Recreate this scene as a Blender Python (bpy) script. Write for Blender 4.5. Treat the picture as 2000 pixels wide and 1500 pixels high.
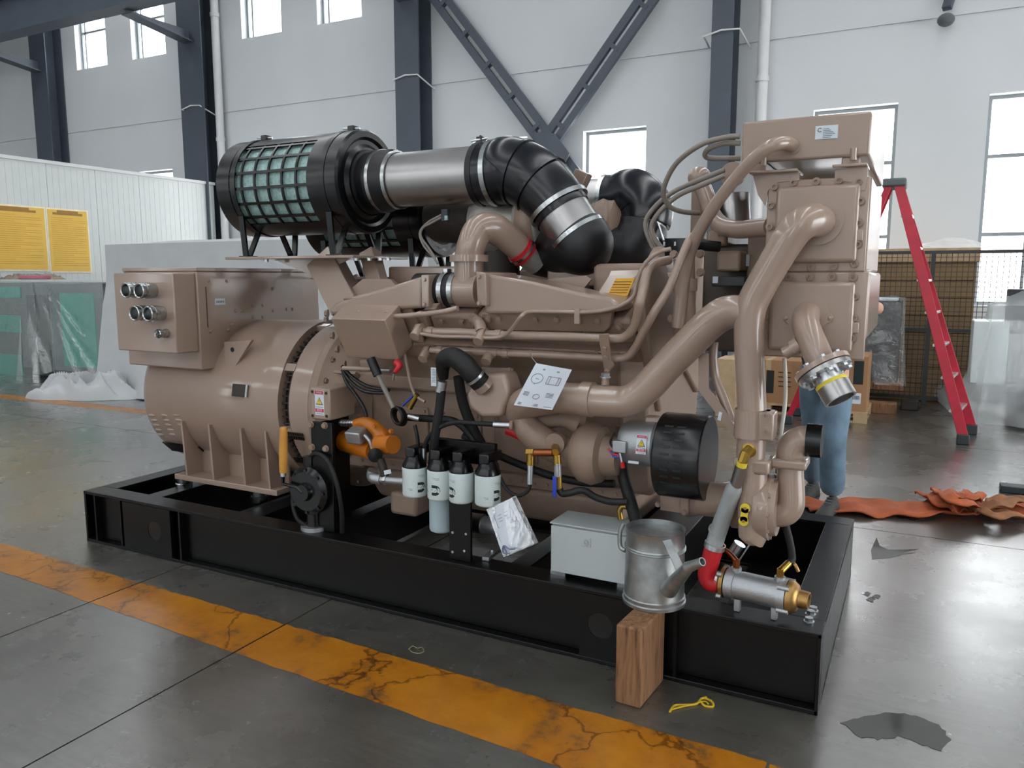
import bpy, bmesh, math, random
from mathutils import Vector, Matrix, Quaternion, noise
V = Vector
random.seed(7)
for o in list(bpy.data.objects): bpy.data.objects.remove(o, do_unlink=True)
scn = bpy.context.scene
col = scn.collection

# ---------------------------------------------------------------- camera
FPX, HC = 1528.0, 1.6
PITCH, YAW = math.atan(209 / FPX), math.radians(27.4)
FW = V((-math.sin(YAW) * math.cos(PITCH), math.cos(YAW) * math.cos(PITCH), -math.sin(PITCH)))
RT = V((math.cos(YAW), math.sin(YAW), 0)); UP = RT.cross(FW)
CAM = V((0, 0, HC))
cd = bpy.data.cameras.new('camera'); cam = bpy.data.objects.new('camera', cd); col.objects.link(cam)
cam.location = CAM
cam.rotation_euler = Matrix((RT, UP, -FW)).transposed().to_euler()
cd.sensor_fit = 'HORIZONTAL'; cd.sensor_width = 36; cd.lens = FPX / 2000 * 36; cd.clip_end = 200
scn.camera = cam

# ---------------------------------------------------------------- world, exposure
w = bpy.data.worlds.new('sky'); scn.world = w; w.use_nodes = True
wn = w.node_tree.nodes; bg = wn['Background']
bg.inputs['Color'].default_value = (0.95, 0.98, 1.0, 1)
bg.inputs['Strength'].default_value = 8.0
vs = scn.view_settings
vs.view_transform = 'Standard'; vs.look = 'None'; vs.gamma = 1.0; vs.use_curve_mapping = False
vs.exposure = 0.0

# ---------------------------------------------------------------- measuring helpers (image point -> place on a real plane)
def ray(x, y): return FW * FPX + RT * (x - 1000) + UP * (750 - y)
def P(x, y, Y): d = ray(x, y); return CAM + d * (Y / d.y)
def PX(x, y, X): d = ray(x, y); return CAM + d * (X / d.x)
def PZ(x, y, z=0.0): d = ray(x, y); return CAM + d * ((z - HC) / d.z)
T30 = math.radians(30)
NB = V((0, -math.cos(T30), -math.sin(T30)))            # outward normal of the near cylinder bank
TB = V((0, math.sin(T30), -math.cos(T30)))             # "down" along the near bank face
B0 = V((0, 3.06, 1.45))
def PB(x, y, d=0.0):
    q = B0 + NB * d; r = ray(x, y); return CAM + r * ((q - CAM).dot(NB) / r.dot(NB))
def S(h):
    h = h.lstrip('#'); c = [int(h[i:i + 2], 16) / 255 for i in (0, 2, 4)]
    return tuple(((v + .055) / 1.055) ** 2.4 if v > .04045 else v / 12.92 for v in c)

# ---------------------------------------------------------------- materials
MATS = {}
def M(name, colr=None, rough=.5, metal=0.0, var=.12, vscale=6.0, bump=0.0, bscale=80.0, coat=0.0, spec=.5, col2=None, trans=0.0, em=0):
    if name in MATS: return MATS[name]
    m = bpy.data.materials.new(name); m.use_nodes = True; MATS[name] = m
    nt = m.node_tree; n = nt.nodes; L = nt.links; b = n['Principled BSDF']
    c = S(colr) if isinstance(colr, str) else colr
    tc = n.new('ShaderNodeTexCoord')
    nz = n.new('ShaderNodeTexNoise'); nz.inputs['Scale'].default_value = vscale; nz.inputs['Detail'].default_value = 6
    L.new(tc.outputs['Object'], nz.inputs['Vector'])
    mx = n.new('ShaderNodeMix'); mx.data_type = 'RGBA'
    rp = n.new('ShaderNodeMapRange'); rp.inputs[1].default_value = .3; rp.inputs[2].default_value = .7
    L.new(nz.outputs['Fac'], rp.inputs[0]); L.new(rp.outputs[0], mx.inputs[0])
    c2 = S(col2) if col2 else tuple(min(1, v * (1 + var)) for v in c)
    c1 = c if col2 else tuple(v * (1 - var) for v in c)
    mx.inputs[6].default_value = (*c1, 1); mx.inputs[7].default_value = (*c2, 1)
    L.new(mx.outputs[2], b.inputs['Base Color'])
    b.inputs['Roughness'].default_value = rough; b.inputs['Metallic'].default_value = metal
    b.inputs['Specular IOR Level'].default_value = spec
    b.inputs['Coat Weight'].default_value = coat; b.inputs['Coat Roughness'].default_value = .09
    b.inputs['Transmission Weight'].default_value = trans
    if rough > .12:
        rr = n.new('ShaderNodeMapRange'); rr.inputs[3].default_value = rough * .85; rr.inputs[4].default_value = min(1, rough * 1.2)
        L.new(nz.outputs['Fac'], rr.inputs[0]); L.new(rr.outputs[0], b.inputs['Roughness'])
    if bump:
        n2 = n.new('ShaderNodeTexNoise'); n2.inputs['Scale'].default_value = bscale; n2.inputs['Detail'].default_value = 3
        L.new(tc.outputs['Object'], n2.inputs['Vector'])
        bp = n.new('ShaderNodeBump'); bp.inputs['Strength'].default_value = bump; bp.inputs['Distance'].default_value = .01
        L.new(n2.outputs['Fac'], bp.inputs['Height']); L.new(bp.outputs[0], b.inputs['Normal'])
    return m
def film(name, colr, clear, gloss=.18, rough=.12, bump=.25, bscale=14):
    m = bpy.data.materials.new(name); m.use_nodes = True; MATS[name] = m
    nt = m.node_tree; n = nt.nodes; L = nt.links; n.remove(n['Principled BSDF']); out = n['Material Output']
    tr = n.new('ShaderNodeBsdfTransparent'); gl = n.new('ShaderNodeBsdfGlossy'); df = n.new('ShaderNodeBsdfDiffuse'); tl = n.new('ShaderNodeBsdfTranslucent')
    gl.inputs['Roughness'].default_value = rough
    df.inputs['Color'].default_value = (*S(colr), 1); tl.inputs['Color'].default_value = (*S(colr), 1)
    a = n.new('ShaderNodeMixShader'); a.inputs[0].default_value = .5; L.new(df.outputs[0], a.inputs[1]); L.new(tl.outputs[0], a.inputs[2])
    b = n.new('ShaderNodeMixShader'); b.inputs[0].default_value = clear; L.new(a.outputs[0], b.inputs[1]); L.new(tr.outputs[0], b.inputs[2])
    c = n.new('ShaderNodeMixShader'); c.inputs[0].default_value = gloss; L.new(b.outputs[0], c.inputs[1]); L.new(gl.outputs[0], c.inputs[2])
    L.new(c.outputs[0], out.inputs[0])
    if bump:
        tc = n.new('ShaderNodeTexCoord'); nz = n.new('ShaderNodeTexNoise'); nz.inputs['Scale'].default_value = bscale; nz.inputs['Detail'].default_value = 4
        bp = n.new('ShaderNodeBump'); bp.inputs['Strength'].default_value = bump; bp.inputs['Distance'].default_value = .03
        L.new(tc.outputs['Object'], nz.inputs['Vector']); L.new(nz.outputs['Fac'], bp.inputs['Height'])
        for s in (gl, df): L.new(bp.outputs[0], s.inputs['Normal'])
    return m

M('paint', '#9c8678', .30, var=.05, vscale=3, bump=.02, bscale=160, coat=.6)
M('casting', '#927c6d', .45, var=.08, vscale=9, bump=.12, bscale=90)
M('black_steel', '#050506', .36, var=.2, bump=.05, bscale=50, spec=.3)
M('black_part', '#08090c', .25, var=.2)
M('rubber', '#0d0f13', .4, var=.2, bump=.04, bscale=120)
M('silicone_black', '#0a0e17', .24, var=.15, bump=.05, bscale=30)
M('hose', '#121213', .6, var=.2, bump=.15, bscale=250)
M('steel', '#b9bcbd', .25, 1.0, var=.08, vscale=20)
M('stainless', '#a5a3a2', .30, 1.0, var=.10, vscale=5)
M('zinc', '#c9ccd0', .3, 1.0, var=.1, vscale=30)
M('aluminium', '#aeb1b4', .42, .85, var=.1, bump=.1, bscale=120)
M('galvanised', '#a9adad', .38, .9, var=.22, vscale=18, bump=.06, bscale=20)
M('brass', '#b08d45', .3, 1.0, var=.15, vscale=30)
M('bronze', '#a88452', .38, .9, var=.15, vscale=30)
M('copper', '#a2603d', .35, 1.0, var=.15)
M('dark_iron', '#3a3431', .55, .3, var=.25, bump=.1)
M('blanket', '#b3afa8', .5, .5, var=.2, bump=.5, bscale=25)
M('white_paint', '#d9e2e2', .35, var=.03)
M('filter_white', '#cfdbdb', .35, var=.03)
M('filter_blue', '#b9d0d6', .4, var=.03)
M('print_black', '#1a2222', .6, var=.1)
M('print_grey', '#7d8788', .7, var=.1)
M('paper', '#d3dae3', .7, var=.03)
M('box_grey', '#b4bcbe', .42, var=.03, bump=.05, bscale=200)
M('orange', '#bb6a12', .4, var=.15, bump=.1)
M('yellow', '#d8c23a', .5, var=.08)
M('label_yellow', '#d39a17', .5, var=.08)
M('red', '#c3202a', .35, var=.1)
M('sticker_red', '#c0354f', .5, var=.05)
M('blue', '#1f3fae', .35, var=.05)
M('mesh_green', '#9dbdb9', .55, var=.25, vscale=60, bump=.4, bscale=140)
M('socket_dark', '#6b5d53', .5)
M('handle_wood', '#c98f3f', .4, var=.12, vscale=10)
M('steel_blue', '#4b535d', .5, var=.10, vscale=2)
M('wall_paint', '#d3d6d8', .8, var=.03, vscale=.8, bump=.03, bscale=30)
M('panel_white', '#cdd1cf', .4, var=.02)
M('pipe_white', '#d5d6d6', .45, var=.03)
M('frame_grey', '#8d9396', .5, var=.05)
M('cardboard', '#a37b58', .8, var=.08)
M('pallet_wood', '#b49a78', .8, var=.15, vscale=8)
M('crate_wood', '#8f7452', .8, var=.12, vscale=4)
M('teal', '#1f9684', .5, var=.1)
M('machine_grey', '#596163', .55, var=.15)
M('machine_dark', '#2c3134', .5, var=.2)
M('fence_black', '#2f3133', .5, var=.1)
M('sling', '#a9532c', .75, var=.22, vscale=9, bump=.3, bscale=60)
M('ladder_red', '#b52136', .4, var=.12)
M('ladder_metal', '#c6c8c6', .35, .8, var=.1)
M('denim', '#687f92', .85, var=.3, vscale=7, bump=.2, bscale=200)
M('skin', '#c99a82', .55, var=.05)
M('jacket', '#23262b', .8, var=.2)
M('shoe', '#3a3b38', .7, var=.25)
M('hair', '#16120f', .6, var=.2)
M('tarp', '#b3b6b8', .7, var=.06, vscale=3, bump=.5, bscale=5)
film('plastic', '#dfe8e8', .78, gloss=.15, rough=.14, bump=.9, bscale=6)
film('plastic_clear', '#dfe8e8', .88, gloss=.12, rough=.12, bump=.8, bscale=8)
film('plastic_thick', '#eef4f4', .62, gloss=.08, rough=.2, bump=.4, bscale=6)
film('pouch', '#e8eef2', .75, gloss=.2, rough=.08, bump=.1)
film('window_glass', '#ffffff', 1.0, gloss=.06, rough=.02, bump=0)

def grain(name, c1, c2, c3, sc=(14, 14, 1.2)):
    m = bpy.data.materials.new(name); m.use_nodes = True; MATS[name] = m
    nt = m.node_tree; n = nt.nodes; L = nt.links; b = n['Principled BSDF']; tc = n.new('ShaderNodeTexCoord'); mp = n.new('ShaderNodeMapping'); mp.inputs['Scale'].default_value = sc
    L.new(tc.outputs['Object'], mp.inputs['Vector']); a = n.new('ShaderNodeTexNoise'); a.inputs['Scale'].default_value = 4; a.inputs['Detail'].default_value = 10; a.inputs['Roughness'].default_value = .65
    L.new(mp.outputs[0], a.inputs['Vector']); r = n.new('ShaderNodeValToRGB'); e = r.color_ramp.elements
    e[0].position = .32; e[0].color = (*S(c1), 1); e[1].position = .7; e[1].color = (*S(c3), 1); q = r.color_ramp.elements.new(.46); q.color = (*S(c2), 1)
    L.new(a.outputs['Fac'], r.inputs[0]); L.new(r.outputs[0], b.inputs['Base Color']); b.inputs['Roughness'].default_value = .7
    bp = n.new('ShaderNodeBump'); bp.inputs['Strength'].default_value = .3; bp.inputs['Distance'].default_value = .004; L.new(a.outputs['Fac'], bp.inputs['Height']); L.new(bp.outputs[0], b.inputs['Normal'])
grain('wood', '#3f2a1c', '#7c583b', '#986e4a')
# ---------------------------------------------------------------- mesh builder
OFF = {}
def catmull(pts, k=6):
    if len(pts) < 3: return [V(p) for p in pts]
    out = []; n = len(pts)
    for i in range(n - 1):
        p0, p1, p2, p3 = pts[max(0, i - 1)], pts[i], pts[i + 1], pts[min(n - 1, i + 2)]
        for j in range(k):
            t = j / k
            out.append(.5 * ((2 * p1) + (p2 - p0) * t + (2 * p0 - 5 * p1 + 4 * p2 - p3) * t * t + (3 * p1 - p0 - 3 * p2 + p3) * t ** 3))
    out.append(V(pts[-1])); return out
def perp(a):
    a = a.normalized(); h = V((0, 0, 1)) if abs(a.z) < .9 else V((1, 0, 0))
    u = a.cross(h).normalized(); return u, a.cross(u).normalized()
class MB:
    def __init__(s): s.v = []; s.f = []
    def add(s, vs, fs):
        o = len(s.v); s.v += [V(q) for q in vs]; s.f += [tuple(i + o for i in f) for f in fs]; return s
    def box(s, a, b):
        x0, x1 = sorted((a[0], b[0])); y0, y1 = sorted((a[1], b[1])); z0, z1 = sorted((a[2], b[2]))
        return s.add([(x0, y0, z0), (x1, y0, z0), (x1, y1, z0), (x0, y1, z0), (x0, y0, z1), (x1, y0, z1), (x1, y1, z1), (x0, y1, z1)],
                     [(0, 3, 2, 1), (4, 5, 6, 7), (0, 1, 5, 4), (1, 2, 6, 5), (2, 3, 7, 6), (3, 0, 4, 7)])
    def obox(s, c, ux, uy, uz):                                   # oriented box, half axes
        c, ux, uy, uz = V(c), V(ux), V(uy), V(uz)
        if ux.cross(uy).dot(uz) < 0: uz = -uz
        return s.add([c - ux - uy - uz, c + ux - uy - uz, c + ux + uy - uz, c - ux + uy - uz, c - ux - uy + uz, c + ux - uy + uz, c + ux + uy + uz, c - ux + uy + uz],
                     [(0, 3, 2, 1), (4, 5, 6, 7), (0, 1, 5, 4), (1, 2, 6, 5), (2, 3, 7, 6), (3, 0, 4, 7)])
    def bar(s, a, b, wd, th, side=None):                          # rectangular bar a->b
        a, b = V(a), V(b); d = b - a
        u = (V(side) - d * (V(side).dot(d) / d.length_squared)).normalized() if side is not None else perp(d)[0]
        return s.obox((a + b) / 2, d / 2, u * wd / 2, d.cross(u).normalized() * th / 2)
    def prism(s, poly, ext):                                      # planar polygon swept along ext
        poly = [V(p) for p in poly]; e = V(ext); n = len(poly)
        nn = V((0, 0, 0))
        for i in range(n): nn += (poly[i] - poly[0]).cross(poly[(i + 1) % n] - poly[0])
        if nn.dot(e) > 0: poly = poly[::-1]
        return s.add(poly + [p + e for p in poly], [tuple(range(n)), tuple(range(2 * n - 1, n - 1, -1))] + [(i, i + n, (i + 1) % n + n, (i + 1) % n) for i in range(n)])
    def cyl(s, a, b, r0, r1=None, n=24, cap=True):
        r1 = r0 if r1 is None else r1; a, b = V(a), V(b); u, v = perp(b - a)
        vs = []
        for p, r in ((a, r0), (b, r1)): vs += [p + (u * math.cos(2 * math.pi * i / n) + v * math.sin(2 * math.pi * i / n)) * r for i in range(n)]
        fs = [(i, (i + 1) % n, (i + 1) % n + n, i + n) for i in range(n)]
        if cap: fs += [tuple(range(n - 1, -1, -1)), tuple(range(n, 2 * n))]
        return s.add(vs, fs)
    def lathe(s, o, ax, prof, n=32, u=None):                      # prof: (distance along axis, radius)
        o, ax = V(o), V(ax).normalized(); u, v = perp(ax); vs = []; fs = []; m = len(prof)
        for t, r in prof:
            vs += [o + ax * t + (u * math.cos(2 * math.pi * i / n) + v * math.sin(2 * math.pi * i / n)) * max(r, 1e-4) for i in range(n)]
        for k in range(m - 1): fs += [(k * n + i, k * n + (i + 1) % n, (k + 1) * n + (i + 1) % n, (k + 1) * n + i) for i in range(n)]
        if prof[0][1] > 1e-3: fs.append(tuple(range(n - 1, -1, -1)))
        if prof[-1][1] > 1e-3: fs.append(tuple(range((m - 1) * n, m * n)))
        return s.add(vs, fs)
    def tube(s, pts, r, n=16, k=6, cap=True, smooth=True):
        pts = [V(p) for p in pts]; m = len(pts)
        rs = list(r) if hasattr(r, '__len__') else [r] * m
        if smooth and m > 2:
            path = catmull(pts, k); rr = []
            for i in range(m - 1): rr += [rs[i] + (rs[i + 1] - rs[i]) * j / k for j in range(k)]
            rr.append(rs[-1])
        else: path, rr = pts, rs
        t = [(path[min(i + 1, len(path) - 1)] - path[max(i - 1, 0)]).normalized() for i in range(len(path))]
        u, v = perp(t[0]); vs = []; fs = []
        for i, p in enumerate(path):
            if i:
                q = t[i - 1].rotation_difference(t[i]); u = q @ u; u = (u - t[i] * u.dot(t[i])).normalized()
            v = t[i].cross(u)
            vs += [p + (u * math.cos(2 * math.pi * j / n) + v * math.sin(2 * math.pi * j / n)) * rr[i] for j in range(n)]
        for i in range(len(path) - 1): fs += [(i * n + j, i * n + (j + 1) % n, (i + 1) * n + (j + 1) % n, (i + 1) * n + j) for j in range(n)]
        if cap: fs += [tuple(range(n - 1, -1, -1)), tuple(range((len(path) - 1) * n, len(path) * n))]
        return s.add(vs, fs)
    def ring(s, c, ax, r, r2, n=28, m=10):                        # torus
        c = V(c); u, v = perp(V(ax)); a = V(ax).normalized(); vs = []; fs = []
        for i in range(n):
            d = u * math.cos(2 * math.pi * i / n) + v * math.sin(2 * math.pi * i / n)
            vs += [c + d * (r + r2 * math.cos(2 * math.pi * j / m)) + a * r2 * math.sin(2 * math.pi * j / m) for j in range(m)]
        for i in range(n): fs += [(i * m + j, ((i + 1) % n) * m + j, ((i + 1) % n) * m + (j + 1) % m, i * m + (j + 1) % m) for j in range(m)]
        return s.add(vs, fs)
    def band(s, c, ax, r0, r1, wd, n=32):                         # hollow ring with square section
        c, a = V(c), V(ax).normalized(); u, v = perp(a); vs = []
        for rr, hh in ((r1, -wd / 2), (r1, wd / 2), (r0, wd / 2), (r0, -wd / 2)):
            vs += [c + a * hh + (u * math.cos(2 * math.pi * i / n) + v * math.sin(2 * math.pi * i / n)) * rr for i in range(n)]
        fs = []
        for k in range(4): fs += [(k * n + i, k * n + (i + 1) % n, ((k + 1) % 4) * n + (i + 1) % n, ((k + 1) % 4) * n + i) for i in range(n)]
        return s.add(vs, fs)
    def ball(s, c, r, sc=(1, 1, 1), n=16, m=10):
        c = V(c); vs = [c + V((0, 0, r * sc[2]))]; fs = []
        for j in range(1, m):
            a = math.pi * j / m
            vs += [c + V((r * sc[0] * math.sin(a) * math.cos(2 * math.pi * i / n), r * sc[1] * math.sin(a) * math.sin(2 * math.pi * i / n), r * sc[2] * math.cos(a))) for i in range(n)]
        vs.append(c - V((0, 0, r * sc[2])))
        fs += [(0, 1 + i, 1 + (i + 1) % n) for i in range(n)]
        for j in range(m - 2): fs += [(1 + j * n + i, 1 + (j + 1) * n + i, 1 + (j + 1) * n + (i + 1) % n, 1 + j * n + (i + 1) % n) for i in range(n)]
        l = len(vs) - 1; fs += [(l, 1 + (m - 2) * n + (i + 1) % n, 1 + (m - 2) * n + i) for i in range(n)]
        return s.add(vs, fs)
    def pbox(s, x0, y0, x1, y1, Y, dy):                           # box whose near face spans two measured corners on plane Y
        a, b = P(x0, y0, Y), P(x1, y1, Y); return s.box((a.x, Y, b.z), (b.x, Y + dy, a.z))
    def build(s, name, mat, parent=None, bevel=0.0, smooth=38, seg=2, recalc=True, loc=None):
        me = bpy.data.meshes.new(name)
        if parent is None:
            xs = [q.x for q in s.v]; ys = [q.y for q in s.v]; zs = [q.z for q in s.v]
            off = V(((min(xs) + max(xs)) / 2, (min(ys) + max(ys)) / 2, min(zs))) if loc is None else V(loc)
        else: off = OFF[parent.name]
        me.from_pydata([tuple(q - off) for q in s.v], [], s.f)
        if recalc:
            bm = bmesh.new(); bm.from_mesh(me); bmesh.ops.recalc_face_normals(bm, faces=bm.faces); bm.to_mesh(me); bm.free()
        if smooth:
            me.polygons.foreach_set('use_smooth', [True] * len(me.polygons))
            me.set_sharp_from_angle(angle=math.radians(smooth))
        me.materials.append(MATS[mat] if isinstance(mat, str) else mat)
        o = bpy.data.objects.new(name, me); col.objects.link(o); OFF[o.name] = off
        if parent is None: o.location = off
        else: o.parent = parent
        if bevel:
            b = o.modifiers.new('bevel', 'BEVEL'); b.width = bevel; b.segments = seg; b.limit_method = 'ANGLE'; b.angle_limit = math.radians(40)
            b.use_clamp_overlap = True
        return o
def tag(o, label, cat, group=None, kind=None):
    if label: o['label'] = label
    if cat: o['category'] = cat
    if group: o['group'] = group
    if kind: o['kind'] = kind
    return o
def thing(name, loc, label, cat, group=None):
    o = bpy.data.objects.new(name, None); col.objects.link(o); o.location = loc; o.empty_display_size = .1
    OFF[o.name] = V(loc); return tag(o, label, cat, group)
def struct(o): o['kind'] = 'structure'; return o
def copy_tree(o, delta, label=None):
    r = o.copy(); col.objects.link(r); r.location = o.location + V(delta); OFF[r.name] = OFF[o.name] + V(delta)
    if label: r['label'] = label
    for ch in list(o.children):
        c = ch.copy(); col.objects.link(c); c.parent = r; OFF[c.name] = OFF[ch.name] + V(delta)
        for g in list(ch.children):
            d = g.copy(); col.objects.link(d); d.parent = c; OFF[d.name] = OFF[g.name] + V(delta)
    return r
_bm = {}
def _boltmesh(kind, mat):
    k = kind + mat
    if k in _bm: return _bm[k]
    b = MB()
    if kind == 'hex': b.cyl((0, 0, 0), (0, 0, .22), 1.25, n=14); b.cyl((0, 0, .22), (0, 0, 1.05), 1.0, n=6)
    elif kind == 'socket':
        b.cyl((0, 0, 0), (0, 0, .25), 1.35, n=16); b.lathe((0, 0, .25), (0, 0, 1), [(0, .95), (.8, .95), (.8, .55), (.3, .55), (.3, .01)], n=14)
    elif kind == 'dome': b.lathe((0, 0, 0), (0, 0, 1), [(0, 1.0), (.35, .9), (.6, .5), (.7, .01)], n=12)
    me = bpy.data.meshes.new('bolt'); me.from_pydata([tuple(q) for q in b.v], [], b.f)
    me.polygons.foreach_set('use_smooth', [True] * len(me.polygons)); me.set_sharp_from_angle(angle=math.radians(35))
    me.materials.append(MATS[mat]); _bm[k] = me; return me
def bolt(parent, pos, d, r, mat='paint', kind='hex', name='bolt'):
    o = bpy.data.objects.new(name, _boltmesh(kind, mat)); col.objects.link(o); o.parent = parent
    off = OFF[parent.name]; o.location = V(pos) - off; o.rotation_mode = 'QUATERNION'
    o.rotation_quaternion = V(d).normalized().to_track_quat('Z', 'Y'); o.scale = (r, r, r); OFF[o.name] = V(pos); return o
def text(parent, body, origin, ux, uy, size, mat, name='lettering', align='CENTER', fit=None):
    cu = bpy.data.curves.new('t', 'FONT'); cu.body = body; cu.size = 1; cu.align_x = align; cu.align_y = 'CENTER'; cu.extrude = .004
    cu.resolution_u = 2
    o = bpy.data.objects.new('t', cu); col.objects.link(o); dg = bpy.context.evaluated_depsgraph_get()
    me = bpy.data.meshes.new_from_object(o.evaluated_get(dg)); bpy.data.objects.remove(o); bpy.data.curves.remove(cu)
    ux, uy = V(ux).normalized(), V(uy).normalized(); uz = ux.cross(uy); off = OFF[parent.name]; sx = size
    if fit:
        wdt = max(q.co.x for q in me.vertices) - min(q.co.x for q in me.vertices)
        if wdt > 0: sx = fit / wdt
    for q in me.vertices:
        c = q.co.copy(); q.co = V(origin) + ux * c.x * sx + uy * c.y * size + uz * c.z * size * .5 - off
    me.materials.clear(); me.materials.append(MATS[mat]); me.name = name
    ob = bpy.data.objects.new(name, me); col.objects.link(ob); ob.parent = parent; OFF[ob.name] = off; return ob
# ================================================================ THE HALL
def floor_mat():
    m = bpy.data.materials.new('concrete'); m.use_nodes = True; MATS['concrete'] = m
    nt = m.node_tree; n = nt.nodes; L = nt.links; b = n['Principled BSDF']
    tc = n.new('ShaderNodeTexCoord')
    def noise(sc, det=8, rgh=.6):
        q = n.new('ShaderNodeTexNoise'); q.inputs['Scale'].default_value = sc; q.inputs['Detail'].default_value = det; q.inputs['Roughness'].default_value = rgh
        L.new(tc.outputs['Object'], q.inputs['Vector']); return q
    a, c, d = noise(.55), noise(5), noise(60, 4)
    r1 = n.new('ShaderNodeValToRGB'); r1.color_ramp.elements[0].position = .32; r1.color_ramp.elements[1].position = .72
    r1.color_ramp.elements[0].color = (*S('#45423d'), 1); r1.color_ramp.elements[1].color = (*S('#64615b'), 1)
    L.new(a.outputs['Fac'], r1.inputs[0])
    r2 = n.new('ShaderNodeValToRGB'); r2.color_ramp.elements[0].position = .3; r2.color_ramp.elements[1].position = .75
    r2.color_ramp.elements[0].color = (.62, .61, .59, 1); r2.color_ramp.elements[1].color = (1.15, 1.15, 1.15, 1)
    L.new(c.outputs['Fac'], r2.inputs[0])
    mx = n.new('ShaderNodeMix'); mx.data_type = 'RGBA'; mx.blend_type = 'MULTIPLY'; mx.inputs[0].default_value = .8
    f2 = noise(26, 8, .75); r4 = n.new('ShaderNodeValToRGB'); r4.color_ramp.elements[0].position = .35; r4.color_ramp.elements[1].position = .62
    r4.color_ramp.elements[0].color = (.7, .69, .67, 1); r4.color_ramp.elements[1].color = (1.08, 1.08, 1.08, 1); L.new(f2.outputs['Fac'], r4.inputs[0])
    m4 = n.new('ShaderNodeMix'); m4.data_type = 'RGBA'; m4.blend_type = 'MULTIPLY'; m4.inputs[0].default_value = .8
    L.new(r2.outputs[0], m4.inputs[6]); L.new(r4.outputs[0], m4.inputs[7])
    L.new(r1.outputs[0], mx.inputs[6]); L.new(m4.outputs[2], mx.inputs[7])
    # dark scuff streaks
    mp = n.new('ShaderNodeMapping'); mp.inputs['Scale'].default_value = (2.0, 16, 1); mp.inputs['Rotation'].default_value = (0, 0, .5)
    L.new(tc.outputs['Object'], mp.inputs['Vector'])
    sn = n.new('ShaderNodeTexNoise'); sn.inputs['Scale'].default_value = 2.2; sn.inputs['Detail'].default_value = 9; sn.inputs['Roughness'].default_value = .7
    L.new(mp.outputs[0], sn.inputs['Vector'])
    r3 = n.new('ShaderNodeValToRGB'); r3.color_ramp.elements[0].position = .34; r3.color_ramp.elements[1].position = .56
    r3.color_ramp.elements[0].color = (.45, .44, .42, 1); r3.color_ramp.elements[1].color = (1, 1, 1, 1)
    L.new(sn.outputs['Fac'], r3.inputs[0])
    m2 = n.new('ShaderNodeMix'); m2.data_type = 'RGBA'; m2.blend_type = 'MULTIPLY'; m2.inputs[0].default_value = .6
    L.new(mx.outputs[2], m2.inputs[6]); L.new(r3.outputs[0], m2.inputs[7])
    L.new(m2.outputs[2], b.inputs['Base Color'])
    rr = n.new('ShaderNodeMapRange'); rr.inputs[1].default_value = .3; rr.inputs[2].default_value = .7; rr.inputs[3].default_value = .27; rr.inputs[4].default_value = .32
    L.new(c.outputs['Fac'], rr.inputs[0]); L.new(rr.outputs[0], b.inputs['Roughness'])
    b.inputs['Specular IOR Level'].default_value = .6
    cr = n.new('ShaderNodeMapRange'); cr.inputs[1].default_value = .35; cr.inputs[2].default_value = .65; cr.inputs[3].default_value = .2; cr.inputs[4].default_value = .34
    wn2 = noise(1.4, 6, .6); L.new(wn2.outputs['Fac'], cr.inputs[0]); L.new(cr.outputs[0], b.inputs['Coat Roughness'])
    b.inputs['Coat Weight'].default_value = 1.0; b.inputs['Coat Roughness'].default_value = .25; b.inputs['Coat IOR'].default_value = 1.7
    bp = n.new('ShaderNodeBump'); bp.inputs['Strength'].default_value = .08; bp.inputs['Distance'].default_value = .004
    L.new(d.outputs['Fac'], bp.inputs['Height']); L.new(bp.outputs[0], b.inputs['Normal'])
def stripe_mat():
    m = bpy.data.materials.new('stripe'); m.use_nodes = True; MATS['stripe'] = m
    nt = m.node_tree; n = nt.nodes; L = nt.links; b = n['Principled BSDF']
    tc = n.new('ShaderNodeTexCoord')
    a = n.new('ShaderNodeTexNoise'); a.inputs['Scale'].default_value = 3.5; a.inputs['Detail'].default_value = 12; a.inputs['Roughness'].default_value = .72
    L.new(tc.outputs['Object'], a.inputs['Vector'])
    r = n.new('ShaderNodeValToRGB'); e = r.color_ramp.elements
    e[0].position = .36; e[0].color = (*S('#4a3d2c'), 1); e[1].position = .46; e[1].color = (*S('#9d600f'), 1)
    q = r.color_ramp.elements.new(.7); q.color = (*S('#b5781a'), 1)
    L.new(a.outputs['Fac'], r.inputs[0])
    # scratches
    vo = n.new('ShaderNodeTexVoronoi'); vo.feature = 'DISTANCE_TO_EDGE'; vo.inputs['Scale'].default_value = 2.3
    w2 = n.new('ShaderNodeTexNoise'); w2.inputs['Scale'].default_value = 4; w2.inputs['Detail'].default_value = 8
    L.new(tc.outputs['Object'], w2.inputs['Vector'])
    ad = n.new('ShaderNodeMix'); ad.data_type = 'RGBA'; ad.inputs[0].default_value = .35
    L.new(tc.outputs['Object'], ad.inputs[6]); L.new(w2.outputs['Color'], ad.inputs[7]); L.new(ad.outputs[2], vo.inputs['Vector'])
    r2 = n.new('ShaderNodeValToRGB'); r2.color_ramp.elements[0].position = .004; r2.color_ramp.elements[1].position = .016
    r2.color_ramp.elements[0].color = (.25, .2, .15, 1); r2.color_ramp.elements[1].color = (1, 1, 1, 1)
    L.new(vo.outputs['Distance'], r2.inputs[0])
    mx = n.new('ShaderNodeMix'); mx.data_type = 'RGBA'; mx.blend_type = 'MULTIPLY'; mx.inputs[0].default_value = .8
    L.new(r.outputs[0], mx.inputs[6]); L.new(r2.outputs[0], mx.inputs[7]); L.new(mx.outputs[2], b.inputs['Base Color'])
    b.inputs['Roughness'].default_value = .3
floor_mat(); stripe_mat()
M('subfloor', '#1b1a18', .9)
FX = [-27, -21, -15, -9, -5.06, -3.62, -2.62, 2.4, 8, 14]
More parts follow.
